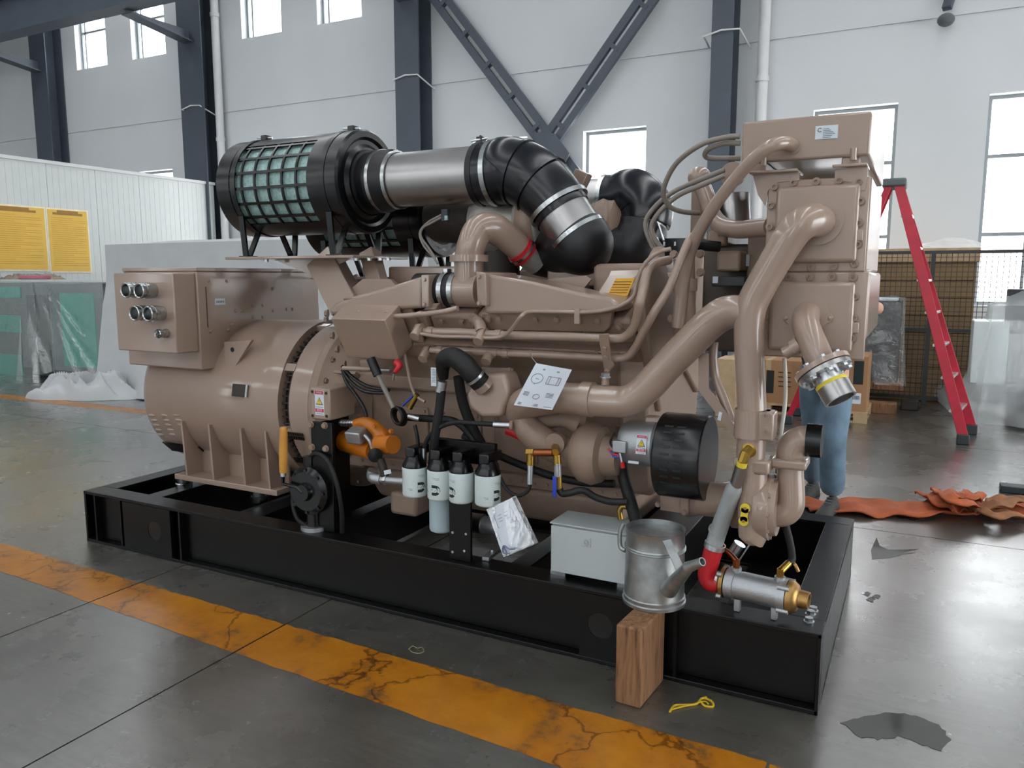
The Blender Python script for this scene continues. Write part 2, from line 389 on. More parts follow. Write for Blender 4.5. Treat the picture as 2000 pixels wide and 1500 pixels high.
FX = [-27, -21, -15, -9, PZ(150, 1186).x, PZ(520, 1240).x, 2.5, 8, 14]
FY = [-13, -6, 1.0, PZ(1834, 1052).y, 8.4, 13.3]
fl = MB().box((-27, -13, -.2), (14, 13.3, -.012)).build('floor', 'subfloor', loc=(0, 0, 0)); struct(fl)
for i in range(len(FX) - 1):
    for j in range(len(FY) - 1):
        g = .004
        MB().box((FX[i] + g, FY[j] + g, -.012), (FX[i + 1] - g, FY[j + 1] - g, 0)).build('floor_slab', 'concrete', fl, smooth=0)

def stripe(name, xs, f0, f1, label):
    r = thing(name, (xs[0], f0(xs[0]), 0), label, 'floor marking')
    for k in range(len(xs) - 1):
        a, b = xs[k] + .005, xs[k + 1] - .005; N = max(3, int((b - a) / .06)); up, lo = [], []
        for i in range(N + 1):
            x = a + (b - a) * i / N
            up.append((x, f0(x) + random.uniform(-.006, .006), .001)); lo.append((x, f1(x) + random.uniform(-.004, .004), .001))
        m = MB(); m.add(up + lo, [(i, i + 1, N + 1 + i + 1, N + 1 + i) for i in range(N)])
        m.add([(p[0], p[1], 0.0002) for p in up + lo], [(i, N + 1 + i, N + 2 + i, i + 1) for i in range(N)])
        m.build('stripe_segment', 'stripe', r, smooth=0)
    return r
stripe('floor_stripe', [-9, FX[4], FX[5], -.35, 1.2], lambda x: 2.634 - .0237 * (x + 4.87), lambda x: 2.363 - .0504 * (x + 4.394),
       'worn yellow floor stripe running along the front of the black skid')
stripe('floor_stripe', [-15, -9, -5.2], lambda x: 6.28 + .02 * (x + 9), lambda x: 6.05 + .02 * (x + 9), 'yellow floor stripe beside the grey tarpaulin heap in the background')

# ---- back wall with window openings
YW = 13.0
LW = [(-18.85, -17.7), (-16.8, -15.65), (-13.27, -12.14), (-11.18, -10.06), (-7.55, -6.43), (-5.35, -4.22), (-1.6, -.45), (.68, 1.84), (4.3, 5.4), (6.5, 7.6)]
Z1, Z2, Z3, Z4, ZT = 1.2, 4.1, 6.66, 8.3, 10.5
mb = MB()
def wallrow(mb, z0, z1, ops, y0, y1, x0=-27, x1=14):
    xs = x0
    for a, b in ops: mb.box((xs, y0, z0), (a, y1, z1)); xs = b
    mb.box((xs, y0, z0), (x1, y1, z1))
wallrow(mb, 0, Z1, [], YW, YW + .25); wallrow(mb, Z1, Z2, LW, YW, YW + .25); wallrow(mb, Z2, 5.17, [], YW, YW + .25)
wallrow(mb, 5.17, 5.2, [], YW + .03, YW + .25)
wallrow(mb, 5.2, Z3, [], YW, YW + .25); wallrow(mb, Z3, Z4, LW, YW, YW + .25); wallrow(mb, Z4, ZT, [], YW, YW + .25)
struct(mb.build('wall_back', 'wall_paint', smooth=0))
wi = 0
def window(a, b, z0, z1, bars, mull):
    global wi; wi += 1
    y = YW + .16; t = .05; m = MB()
    m.box((a, y, z0), (a + t, y + .06, z1)); m.box((b - t, y, z0), (b, y + .06, z1)); m.box((a + t, y, z0), (b - t, y + .06, z0 + t)); m.box((a + t, y, z1 - t), (b - t, y + .06, z1))
    for z in bars: m.box((a + t, y, z - .025), (b - t, y + .06, z + .025))
    for x in mull: m.box((x - .02, y, z0 + t), (x + .02, y + .06, z1 - t))
    o = struct(m.build('window_%d' % wi, 'frame_grey', smooth=0))
    zs = [z0] + list(bars) + [z1]
    for k in range(len(zs) - 1): MB().box((a + t, y + .028, zs[k] + .03), (b - t, y + .034, zs[k + 1] - .03)).build('pane', 'window_glass', o, smooth=0)
for a, b in LW:
    window(a, b, Z1, Z2, (3.28, 2.2), [(a + b) / 2] if a > 0 else [])
    window(a, b, Z3, Z4, (7.55,), [a + .17])
# unseen roof and outer walls, skylights and openings added and sized to steer daylight
M('roof', '#8d9296', .7, var=.05); M('wall_far', '#aab0b2', .8, var=.05)
mb = MB(); x = -27
SKY = [(-17.3, -16.3), (-11.3, -10.5), (-5.2, -4.5), (.6, 1.4), (6.5, 7.5)]
for a, b in SKY: mb.box((x, -13, ZT), (a, 13.3, ZT + .15)); x = b
mb.box((x, -13, ZT), (14, 13.3, ZT + .15)); struct(mb.build('ceiling', 'roof', smooth=0))
mb = MB(); wallrow(mb, 0, 1.0, [], -13.2, -13); wallrow(mb, 1.0, 4.6, [(x, x + 1.2) for x in (-25, -19, -13, -7, -1, 5)], -13.2, -13)
wallrow(mb, 4.6, 6.2, [], -13.2, -13); wallrow(mb, 6.2, 8.6, [(x, x + 1.2) for x in (-25, -22, -19, -16, -13, -10, -7, -4, -1, 2, 5, 8)], -13.2, -13); wallrow(mb, 8.6, ZT, [], -13.2, -13)
struct(mb.build('wall_front', 'wall_far', smooth=0))
struct(MB().box((-27.2, -13, 0), (-27, 13.3, ZT)).build('wall_left', 'wall_far', smooth=0))
mb = MB().box((14, -13, 0), (14.2, -2, ZT)).box((14, 9, 0), (14.2, 13.3, ZT)).box((14, -2, 5.0), (14.2, 9, ZT)); struct(mb.build('wall_right', 'wall_far', smooth=0))

# ---- steel columns, braces, crane rail
colx = []
for k, (xa, xb, yy) in enumerate([(37, 95, 200), (353, 398, 200), (771, 817, 120), (1388, 1430, 120)]):
    a, b = P(xa, yy, 12.55).x, P(xb, yy, 12.55).x
    if k == 0: a = b - .62
    colx.append((a + b) / 2)
    m = MB().box((a, 12.55, 0), (b, 12.575, ZT)).box((a, 12.97, 0), (b, 12.995, ZT)).box(((a + b) / 2 - .012, 12.575, 0), ((a + b) / 2 + .012, 12.97, ZT))
    o = m.build('steel_column', 'steel_blue', smooth=0)
    tag(o, ['blue-grey steel column at the far left above the white partition', 'blue-grey steel column beside the white downpipe on the left', 'blue-grey steel column rising behind the near air filter', 'blue-grey steel column left of the brown expansion tank'][k], 'column', 'steel columns along the wall')
# cable conduit running along the wall joint, hopping over the columns
for k, cx in enumerate(colx):
    if k == 0: continue
    MB().tube([(cx - .3, 12.96, 5.2), (cx - .27, 12.5, 5.24), (cx, 12.5, 5.3), (cx + .27, 12.5, 5.28), (cx + .35, 12.96, 5.1)], .014, n=8, smooth=False).build('trim_%d' % k, 'pipe_white')
    struct(bpy.data.objects['trim_%d' % k])
def brace(name, a, b, label):
    a, b = V(a), V(b); d = (b - a).normalized(); s = d.cross(V((0, 1, 0))).normalized()
    r = thing(name, b, label, 'brace', 'diagonal wall braces')
    for sg in (-1, 1): MB().bar(a + s * .105 * sg, b + s * .105 * sg, .13, .09, s).build('channel', 'steel_blue', r, smooth=0)
    n = int((b - a).length / .75)
    for i in range(n):
        c = a + d * (i + .5) * .75
        MB().bar(c - s * .1, c + s * .1, .07, .11, d).build('batten_plate', 'steel_blue', r, smooth=0)
    return r
ba = brace('diagonal_brace', P(845, -22, 12.8), P(1200, 452, 12.8), 'diagonal steel brace falling from upper left to right behind the black ducts')
bb = brace('diagonal_brace', P(1285, -32, 12.74), P(1000, 382, 12.74), 'diagonal steel brace rising towards the right column')
MB().prism([P(1062, 255, 12.62), P(1085, 262, 12.62), P(1112, 300, 12.62), P(1098, 328, 12.62), P(1052, 300, 12.62), P(1040, 262, 12.62)], (0, .02, 0)).build('gusset_plate', 'steel_blue', ba, smooth=0)
r = thing('crane_rail_beam', (-14, 11, 6.87), 'dark blue-grey crane runway beam crossing the upper left corner', 'beam')
MB().box((-27, 10.8, 6.87), (13, 11.2, 6.9)).box((-27, 10.8, 7.62), (13, 11.2, 7.65)).box((-27, 10.98, 6.9), (13, 11.02, 7.62)).build('girder', 'steel_blue', r, smooth=0)
MB().box((-27, 10.96, 7.65), (13, 11.04, 7.75)).build('rail', 'dark_iron', r, smooth=0)
for k, cx in enumerate(colx):
    m = MB().prism([(cx - .01, 12.55, 6.62), (cx - .01, 12.55, 6.87), (cx - .01, 11.05, 6.87), (cx - .01, 11.05, 6.8)], (.02, 0, 0))
    m.bar((cx, 12.55, 6.62), (cx, 11.05, 6.8), .3, .025, (1, 0, 0))
    tag(m.build('crane_bracket', 'steel_blue', smooth=0), ['crane rail bracket on the far left column', 'crane rail bracket on the column beside the downpipe', 'crane rail bracket on the middle column', 'crane rail bracket on the right column'][k], 'bracket', 'crane rail brackets')
# ---- downpipes
for k, (px, lab) in enumerate([(425, 'white rainwater downpipe beside the left steel column'), (1489, 'white rainwater downpipe behind the expansion tank')]):
    c = P(px, 150, 12.85); r = thing('downpipe', (c.x, c.y, 0), lab, 'pipe', 'rainwater downpipes')
    MB().cyl((c.x, c.y, 0), (c.x, c.y, ZT), .085, n=20).build('pipe', 'pipe_white', r)
    for z in (2.0, 4.6, 7.2): MB().band((c.x, c.y, z), (0, 0, 1), .08, .1, .08, n=20).build('pipe_clip', 'pipe_white', r)
c = P(1848, 32, 12.85); r = thing('wall_lamp_bracket', (c.x, c.y, c.z - .3), 'small dark fixture on the wall at the top right', 'fixture')
MB().bar(c + V((.05, .14, .35)), c + V((0, 0, .1)), .12, .08).build('arm', 'steel_blue', r, bevel=.01); MB().ball(c + V((0, -.05, -.06)), .11, (1, 1, .8)).build('head', 'machine_grey', r)

# ---- white panel partition on the left
XP = -14.1
pt = MB().box((XP - .08, 4.6, 0), (XP - .03, 12.78, 3.62)).build('wall_partition', 'panel_white', smooth=0, loc=(XP, 8, 0)); struct(pt)
y = 12.78
while y > 4.8:
    MB().box((XP - .03, y - .945, 0), (XP, y, 3.62)).build('wall_panel', 'panel_white', pt, bevel=.006)
    for q in range(1, 8): MB().box((XP, y - q * .118 - .012, .05), (XP + .003, y - q * .118, 3.58)).build('panel_rib', 'panel_white', pt, smooth=0)
    y -= .95
MB().box((XP - .12, 4.6, 3.62), (XP + .03, 12.8, 3.68)).build('capping', 'pipe_white', pt, smooth=0)
M('poster', '#e2b64a', .35, var=.05, vscale=2); M('poster_ink', '#cf9f37', .6); M('poster_ink_dark', '#9a7230', .6); M('poster_edge', '#e9dfc4', .4)
def poster(x0, y0, x1, y1, lab):
    ym = (y0 + y1) / 2; a, b = PX(x0, ym, XP), PX(x1, ym, XP); a = V((XP, a.y, PX(x0, y0, XP).z)); b = V((XP, b.y, PX(x1, y1, XP).z)); r = thing('notice_poster', (XP, a.y, b.z), lab, 'poster', 'yellow notice posters')
    MB().box((XP + .003, a.y, b.z), (XP + .015, b.y, a.z)).build('frame', 'poster_edge', r, smooth=0)
    MB().box((XP + .015, a.y + .03, b.z + .03), (XP + .02, b.y - .03, a.z - .03)).build('sheet', 'poster', r, smooth=0)
    m = MB(); md = MB(); W = b.y - a.y; H = a.z - b.z
    for t, wv in ((.05, .5), (.085, .7)): md.box((XP + .02, a.y + W * (.5 - wv / 2), a.z - H * t - .02), (XP + .022, a.y + W * (.5 + wv / 2), a.z - H * t + .02))
    for i in range(24):
        z = a.z - H * (.15 + i * .032); e = .92 if i % 3 else random.uniform(.5, .85)
        m.box((XP + .02, a.y + W * .1, z - .006), (XP + .021, a.y + W * e, z + .006))
    md.build('heading', 'poster_ink_dark', r, smooth=0); m.build('printed_text', 'poster_ink', r, smooth=0)
poster(-45, 394, 91.5, 530, 'yellow text poster at the left edge of the white partition')
poster(92.5, 405, 174.5, 533, 'yellow text poster on the white partition, right of the other')

# ================================================================ background goods
def drape(name, mat, x0, x1, y0, y1, zt, zb, flare, folds, amp, label, cat, levels=22, hem=0.0, seed=1, top=True, sag=0.0):
    rnd = random.Random(seed); ph = [rnd.uniform(0, 6.28) for _ in range(4)]; N = 220; m = MB(); per = 2 * ((x1 - x0) + (y1 - y0)); vs = []
    for l in range(levels + 1):
        h = l / levels
        for i in range(N):
            s = per * i / N; q = s
            if q < x1 - x0: p = V((x0 + q, y0, 0)); nn = V((0, -1, 0))
            elif q < (x1 - x0) + (y1 - y0): p = V((x1, y0 + q - (x1 - x0), 0)); nn = V((1, 0, 0))
            elif q < 2 * (x1 - x0) + (y1 - y0): p = V((x1 - (q - (x1 - x0) - (y1 - y0)), y1, 0)); nn = V((0, 1, 0))
            else: p = V((x0, y1 - (q - 2 * (x1 - x0) - (y1 - y0)), 0)); nn = V((-1, 0, 0))
            c = V(((x0 + x1) / 2, (y0 + y1) / 2, 0)); nn = (nn * .7 + (p - c).normalized() * .5).normalized()
            f = noise.noise(V((p.x * 1.3 + seed, p.y * 1.3, h * .8))) * 1.2 + (1 - abs(noise.noise(V((s * 1.1 + h * 1.5, h * 2.0 - s * .3, seed)))) * 3) * .5 + math.sin(folds * s + ph[0] + h * 1.2) * .35 + math.sin(folds * 2.3 * s + ph[1] - h * 2) * .3 + math.sin(folds * .4 * s + ph[2]) * .4
            z = zt + (zb - zt) * h + (hem * (math.sin(folds * .5 * s + ph[3]) * .5 + .5) * h if hem else 0)
            vs.append(p + nn * (flare * h * h + amp * f * (h ** .8)) + V((0, 0, z)))
    m.add(vs, [(l * N + i, l * N + (i + 1) % N, (l + 1) * N + (i + 1) % N, (l + 1) * N + i) for l in range(levels) for i in range(N)])
    if top:
        n2 = 14; tv = []
        for a in range(n2 + 1):
            for b in range(n2 + 1):
                u, v = a / n2, b / n2
                tv.append((x0 + (x1 - x0) * u, y0 + (y1 - y0) * v, zt + sag * math.sin(math.pi * u) * math.sin(math.pi * v) + .012 * math.sin(9 * u + 3 * v) * math.sin(math.pi * u) * math.sin(math.pi * v) * 3))
        m.add(tv, [(a * (n2 + 1) + b, (a + 1) * (n2 + 1) + b, (a + 1) * (n2 + 1) + b + 1, a * (n2 + 1) + b + 1) for a in range(n2) for b in range(n2)])
    o = m.build(name, mat, smooth=60, recalc=False)
    return tag(o, label, cat)
# --- grey tarpaulin over a machine behind the alternator
tx0, tx1, ty0 = P(205, 478, 7.0).x, P(640, 465, 7.0).x, 7.0; tz = P(205, 478, 7.0).z
drape('tarpaulin', 'tarp', tx0, tx1, ty0, 9.0, tz, .02, .22, 3.2, .10, 'grey-white tarpaulin draped over a machine behind the alternator', 'tarpaulin', seed=3, sag=.12)
MB().box((tx0 + .06, ty0 + .08, 0.0), (tx1 - .06, 8.9, tz - .06)).build('covered_machine', 'machine_grey', bevel=.02)
tag(bpy.data.objects['covered_machine'], 'grey machine hidden under the grey-white tarpaulin', 'machine')
# crumpled heap of the same cloth on the floor
def heap(name, pts, mat, label, cat, h, seed, wrk=6):
    a, b = V(pts[0]), V(pts[1]); d = b - a; L = d.length; d.normalize(); s = V((-d.y, d.x, 0)); N, K = 90, 44; vs = []
    for i in range(N + 1):
        u = i / N
        for j in range(K + 1):
            v = j / K * 2 - 1; q = V((u * wrk * 1.1 + v * wrk * .45 + seed, v * wrk * .22 - u * .6, seed * 1.7))
            q += V((noise.noise(q * .7), noise.noise(q * .7 + V((5, 3, 1))), 0)) * .9
            rdg = 1 - abs(noise.noise(q)) * 1.9; fine = noise.noise(q * 3.1) * .16
            wd = pts[2] * (max(0, math.sin(math.pi * (u * .96 + .02))) ** .4) * (1 + .22 * noise.noise(V((u * 4, seed, 0))))
            env = (max(0, 1 - v * v) ** .5) * (max(0, math.sin(math.pi * u)) ** .4)
            z = h * env * (.42 + .62 * rdg + fine) * (1 + .35 * noise.noise(V((u * 2.6 + seed, v, 3)))) + .003
            vs.append(a + d * (u * L) + s * (v * wd + .06 * noise.noise(V((u * 3, 2, seed)))) + V((0, 0, max(z, .003))))
    m = MB(); m.add(vs, [(i * (K + 1) + j, (i + 1) * (K + 1) + j, (i + 1) * (K + 1) + j + 1, i * (K + 1) + j + 1) for i in range(N) for j in range(K)])
    return tag(m.build(name, mat, smooth=70), label, cat)
heap('tarpaulin_heap', (PZ(60, 775, .0), PZ(330, 775, 0), .36), 'tarp', 'crumpled end of grey tarpaulin lying on the floor beside the alternator', 'tarpaulin', .36, 5, 6)
# --- teal machines under clear film at the left edge
r = thing('wrapped_machine', P(90, 770, 7.6), 'teal and grey machine under clear plastic film at the left edge', 'machine')
a, b = P(-18, 552, 7.6), P(199, 552, 7.6)
MB().box((a.x, 7.6, .14), (b.x, 9.2, a.z)).build('body', 'machine_grey', r, bevel=.01)
MB().box((a.x + .1, 7.75, 0), (b.x - .1, 9.1, .14)).build('base', 'machine_dark', r, smooth=0)
for (x0, y0, x1, y1) in ((-15, 560, 40, 582), (-15, 615, 40, 650), (-15, 690, 45, 735), (115, 572, 192, 720)):
    m = MB(); m.pbox(x0, y0, x1, y1, 7.58, .03); m.build('teal_panel', 'teal', r, bevel=.005)
m = MB(); m.pbox(50, 575, 105, 735, 7.585, .02); m.build('door_panel', 'machine_dark', r, bevel=.005)
# clear film hanging in front of it
vs = []; N, K = 90, 30
for i in range(N + 1):
    px = -16 + 216 * i / N; bot = 742 + 26 * math.exp(-((px - 48) / 22) ** 2) - 16 * math.exp(-((px - 95) / 30) ** 2) - 22 * (px > 150) * ((px - 150) / 50)
    for j in range(K + 1):
        t = j / K; py = 549 + (bot - 549) * t
        fan = 14 * math.exp(-((px - 55) / 30) ** 2) * math.sin((px - 55) * .22)
        xx = px + fan * t * 1.3 + (px - 55) * .10 * t
        ang = math.atan2(px - 57, 40 + 200 * t)
        yy = 7.44 - .10 * t - .16 * t * math.exp(-((px - 48) / 26) ** 2) - .07 * (1 - abs(noise.noise(V((ang * 9, t * 1.2, 4)))) * 2) * (.2 + t)
        vs.append(P(xx, py, yy))
m = MB(); m.add(vs, [(i * (K + 1) + j, (i + 1) * (K + 1) + j, (i + 1) * (K + 1) + j + 1, i * (K + 1) + j + 1) for i in range(N) for j in range(K)])
m.add([P(-16, 549, 7.46), P(200, 549, 7.46), P(200, 549, 7.46) + V((0, 1.6, 0)), P(-16, 549, 7.46) + V((0, 1.6, 0))], [(0, 1, 2, 3)])
tag(m.build('plastic_film', 'plastic', smooth=60, recalc=False), 'clear plastic film hanging over the teal machine at the left edge', 'plastic film')
# bundle lying on top of it
zt = P(0, 547, 7.8).z + .012
M('bundle', '#8c8073', .8, var=.3, vscale=12)
heap('cloth_bundle', ((P(2, 545, 7.9).x, 7.95, 0), (P(112, 545, 7.9).x, 7.95, 0), .28), 'bundle', 'flat bundle of pads lying on top of the teal machine', 'bundle', .10, 9, 7).location.z = zt
M('pink_cloth', '#b5697a', .8)
m = MB(); m.pbox(35, 538, 88, 545, 7.62, .1); tag(m.build('pink_pad', 'pink_cloth', bevel=.01), 'pink pad in the bundle on top of the teal machine', 'pad')
# --- sign on a white cabinet glimpsed between the filters
r = thing('white_cabinet', P(752, 640, 9.3), 'pale cabinet with a blue mask sign, seen under the filters', 'cabinet')
m = MB(); a, b = P(717, 438, 9.3), P(870, 640, 9.3); m.box((a.x, 9.3, 0), (b.x, 9.9, a.z)); m.build('body', 'panel_white', r, bevel=.01)
M('sign_blue', '#2b94c4', .5); M('sign_green', '#2f6b4a', .5)
c = P(772, 492, 9.29); MB().cyl(c, c + V((0, -.01, 0)), .14, n=28).build('mask_sign', 'sign_blue', r)
m = MB(); m.ball(c + V((0, -.012, .02)), .085, (1, .1, 1.1), n=14, m=8); m.build('face_symbol', 'panel_white', r)
m = MB(); m.ball(c + V((0, -.02, -.035)), .06, (1, .12, .8), n=14, m=8); m.build('mask_symbol', 'sign_blue', r)
m = MB(); m.pbox(763, 507, 782, 515, 9.29, .005); m.build('sign_caption', 'sign_blue', r, smooth=0)
m = MB(); m.pbox(735, 493, 753, 513, 9.29, .005); m.build('green_label', 'sign_green', r, smooth=0)
m = MB(); a, b = P(668, 520, 9.4), P(715, 640, 9.4); m.box((a.x, 9.4, 0), (b.x, 9.8, a.z)); tag(m.build('grey_cabinet', 'box_grey', bevel=.01), 'plain light grey cabinet behind the air filter stand', 'cabinet')

# --- mesh fence, crate, boxes on the right
r = thing('mesh_fence', P(1850, 770, 11.0), 'black wire mesh fence panels in front of a wooden crate', 'fence')
ztop = 1.9
for x in (-2.2, -1.05, .12, 1.25, 2.4): MB().box((x - .025, 10.98, 0), (x + .025, 11.02, ztop)).build('post', 'fence_black', r, smooth=0)
for z in (.1, .95, ztop): MB().box((-2.2, 10.985, z - .02), (2.4, 11.015, z + .02)).build('rail', 'fence_black', r, smooth=0)
m = MB(); x = -2.2
while x < 2.4: m.box((x - .0035, 10.997, .1), (x + .0035, 11.003, ztop)); x += .06
z = .1
while z < ztop: m.box((-2.2, 11.003, z - .0035), (2.4, 11.009, z + .0035)); z += .06
o = m.build('wire_mesh', 'fence_black', r, smooth=0); o['kind'] = 'stuff'
r = thing('wooden_crate', (-.2, 11.8, 0), 'tall wooden crate standing behind the mesh fence', 'crate')
MB().box((-1.6, 11.35, 0), (P(1910, 500, 11.3).x, 12.3, 1.78)).build('body', 'crate_wood', r, smooth=0)
for k in range(8): MB().box((-1.6, 11.32, .02 + k * .22), (P(1910, 500, 11.3).x, 11.35, .225 + k * .22)).build('plank', 'crate_wood', r, bevel=.004)
MB().box((-1.65, 11.28, 1.79), (P(1915, 500, 11.3).x, 12.35, 1.96)).build('lid', 'pallet_wood', r, bevel=.005)
heap('wrapped_bundle', ((P(1795, 480, 11.4).x, 11.5, 0), (P(1922, 480, 11.4).x, 11.5, 0), .2), 'plastic_thick', 'flat plastic-wrapped bundle lying on top of the wooden crate', 'bundle', .11, 4, 3).location.z = 1.965
def pallet(x0, x1, y0, y1, lab):
    r = thing('pallet', ((x0 + x1) / 2, (y0 + y1) / 2, 0), lab, 'pallet', 'wooden pallets')
    for y in (y0, (y0 + y1) / 2 - .05, y1 - .1): MB().box((x0, y, 0), (x1, y + .1, .022)).build('bottom_board', 'pallet_wood', r, smooth=0)
    for x in (x0, (x0 + x1) / 2 - .07, x1 - .14):
        for y in (y0, y1 - .1): MB().box((x, y, .022), (x + .14, y + .1, .1)).build('block', 'pallet_wood', r, smooth=0)
    n = 6
    for i in range(n): MB().box((x0, y0 + (y1 - y0 - .1) * i / (n - 1), .1), (x1, y0 + (y1 - y0 - .1) * i / (n - 1) + .1, .122)).build('deck_board', 'pallet_wood', r, smooth=0)
def carton(x0, x1, y0, y1, z0, z1, lab, k):
    r = thing('cardboard_box', ((x0 + x1) / 2, (y0 + y1) / 2, z0), lab, 'box', 'cardboard boxes on pallets')
    MB().box((x0, y0, z0), (x1, y1, z1)).build('carton', 'cardboard', r, bevel=.004)
    MB().box(((x0 + x1) / 2 - .03, y0 - .002, z1 - .12), ((x0 + x1) / 2 + .03, y1, z1 + .002)).build('tape', 'pallet_wood', r, smooth=0)
    m = MB()
    if k == 0:
        c = P(1503, 743, y0); m.box((c.x - .035, y0 - .003, c.z - .15), (c.x + .05, y0, c.z + .12))
        for i in range(4):
            q = P(1522, 728 + i * 9, y0); m.box((q.x - .01, y0 - .003, q.z), (q.x + .13, y0, q.z + .012))
        m.build('printed_symbols', 'print_black', r, smooth=0)
    else:
        c = P(1677, 728, y0); m.box((c.x - .05, y0 - .003, c.z - .13), (c.x + .05, y0, c.z + .13)); m.build('printed_symbols', 'print_black', r, smooth=0)
        q = P(1668, 778, y0); MB().box((q.x - .12, y0 - .003, q.z - .06), (q.x + .07, y0, q.z + .06)).build('shipping_label', 'paper', r, smooth=0)
        m = MB()
        for i in range(14): m.box((q.x - .11 + i * .012, y0 - .005, q.z - .01), (q.x - .105 + i * .012, y0 - .003, q.z + .03))
        m.build('barcode', 'print_black', r, smooth=0)
xl = P(1490, 700, 9.55).x; xm = P(1600, 700, 9.55).x; xr = P(1697, 700, 9.35).x
pallet(xl - .5, xm - .02, 9.5, 10.3, 'wooden pallet under the cardboard box left of the person'); pallet(xm + .02, xr + .02, 9.3, 10.1, 'wooden pallet under the cardboard box right of the person')
carton(xl - .45, xm - .04, 9.55, 10.25, .122, P(1500, 703, 9.55).z, 'cardboard box seen left of the person in jeans', 0)
carton(xm + .03, xr, 9.35, 10.0, .122, P(1690, 697, 9.35).z, 'cardboard box with a shipping label right of the person in jeans', 1)
# cream control cabinet glimpsed behind the pipes
m = MB(); a, b = P(1400, 700, 9.0), P(1436, 790, 9.0); m.box((a.x, 9.0, 0), (b.x, 9.4, a.z)); tag(m.build('cream_box', 'pallet_wood', bevel=.01), 'cream box glimpsed behind the right end pipes', 'box')
# dark machine wrapped in film on timber beams
r = thing('wrapped_cabinet', P(1735, 765, 10.45), 'dark cabinet wrapped in clear film standing on timbers', 'cabinet')
m = MB(); m.pbox(1690, 587, 1752, 748, 10.45, .5); m.build('body', 'machine_dark', r, bevel=.01)
m = MB(); m.pbox(1690, 582, 1754, 588, 10.43, .54); m.build('foam_top', 'paper', r, bevel=.01)
bx = r.children[0]
q0, q1 = P(1690, 587, 10.4), P(1757, 757, 10.4)
drape('plastic_film', 'plastic_clear', q0.x, q1.x, 10.38, 11.0, q0.z + .03, q1.z + .03, .05, 9, .02, 'clear film wrapped round the dark cabinet by the fence', 'plastic film', seed=8)
for k, (x0, y0, x1, y1, Y) in enumerate(((1690, 745, 1764, 764, 10.35), (1690, 752, 1752, 776, 10.1))):
    m = MB(); m.pbox(x0, y0, x1, y1, Y, .2); b_ = m.build('timber', 'wood', bevel=.006)
    b_.location.z = max(0, b_.location.z) if k == 0 else 0
    tag(b_, ['rear timber under the film-wrapped dark cabinet', 'front timber under the film-wrapped dark cabinet'][k], 'timber', 'timbers under the dark cabinet')
m = MB(); m.pbox(1762, 752, 1795, 773, 10.5, .15); tag(m.build('steel_block', 'dark_iron', bevel=.01), 'dark block on the floor in front of the mesh fence', 'block').location.z = 0
# rolled film on the floor
a, b = PZ(1830, 770, 0), PZ(1880, 815, 0)
m = MB(); m.lathe(a + V((0, -.25, .13)), (b - a).normalized(), [(0, .05), (0, .13), ((b - a).length, .13), ((b - a).length, .05)], n=26)
tag(m.build('film_roll', 'plastic_thick'), 'roll of white plastic film lying behind the red ladder', 'roll')
# covered machine at the right edge
r = thing('wrapped_machine', (1.55, 10.4, 0), 'teal machine with a white box under plastic sheeting at the right edge', 'machine')
MB().box((.95, 9.95, 0), (3.0, 10.5, .35)).build('base', 'machine_dark', r, bevel=.02)
m = MB(); m.pbox(1903, 627, 1962, 752, 9.9, .5); m.build('white_box', 'white_paint', r, bevel=.01)
m = MB(); m.cyl((1.75, 10.2, .35), (1.75, 10.2, 1.15), .3, n=30); m.build('teal_drum', 'teal', r)
m = MB(); m.pbox(1972, 565, 2080, 628, 10.1, .3); m.build('dark_box', 'machine_dark', r, bevel=.01)
drape('plastic_sheet', 'plastic_thick', .70, 3.1, 9.8, 10.55, 1.30, .03, .20, 4.5, .10, 'cloudy plastic sheeting over the teal machine at the right edge', 'plastic sheet', seed=12, sag=.42)

# --- red step ladder
def ladder():
    f = [PZ(1880, 868), PZ(1896, 848)]; tp = P(1745, 362, (f[0].y + f[1].y) / 2); bk = [PZ(1540, 828), PZ(1556, 812)]
    r = thing('step_ladder', (f[0] + f[1]) / 2, 'tall red stepladder standing open beside the expansion tank', 'ladder')
    yc = tp.y; tops = [V((tp.x + .05, yc - .17, tp.z)), V((tp.x + .05, yc + .17, tp.z))]; btops = [V((tp.x - .03, yc - .17, tp.z)), V((tp.x - .03, yc + .17, tp.z))]
    for a, b in zip(f, tops):
        MB().bar(a + V((0, 0, .08)), b, .09, .03, (1, 0, 0)).build('rail', 'ladder_red', r, bevel=.004)
        MB().obox(a + V((0, 0, .05)), (.055, 0, 0), (0, .03, 0), (0, 0, .05)).build('rubber_foot', 'machine_dark', r, bevel=.01)
    for a, b in zip(bk, btops):
        MB().bar(a + V((0, 0, .08)), b, .06, .03, (1, 0, 0)).build('rear_rail', 'ladder_red', r, bevel=.004)
        MB().obox(a + V((0, 0, .05)), (.045, 0, 0), (0, .03, 0), (0, 0, .05)).build('rubber_foot', 'machine_dark', r, bevel=.01)
    for i in range(1, 8):
        t = i / 8; a, b = f[0].lerp(tops[0], t), f[1].lerp(tops[1], t)
        MB().obox((a + b) / 2, (.05, 0, 0), (b - a) / 2, (0, 0, .012)).build('step', 'ladder_metal', r, bevel=.003)
        a, b = bk[0].lerp(btops[0], t), bk[1].lerp(btops[1], t)
        if i % 2: MB().bar(a, b, .03, .03).build('rear_bar', 'ladder_metal', r)
    MB().box((tp.x - .1, yc - .21, tp.z - .03), (tp.x + .12, yc + .21, tp.z + .05)).build('top_cap', 'machine_grey', r, bevel=.02)
ladder()
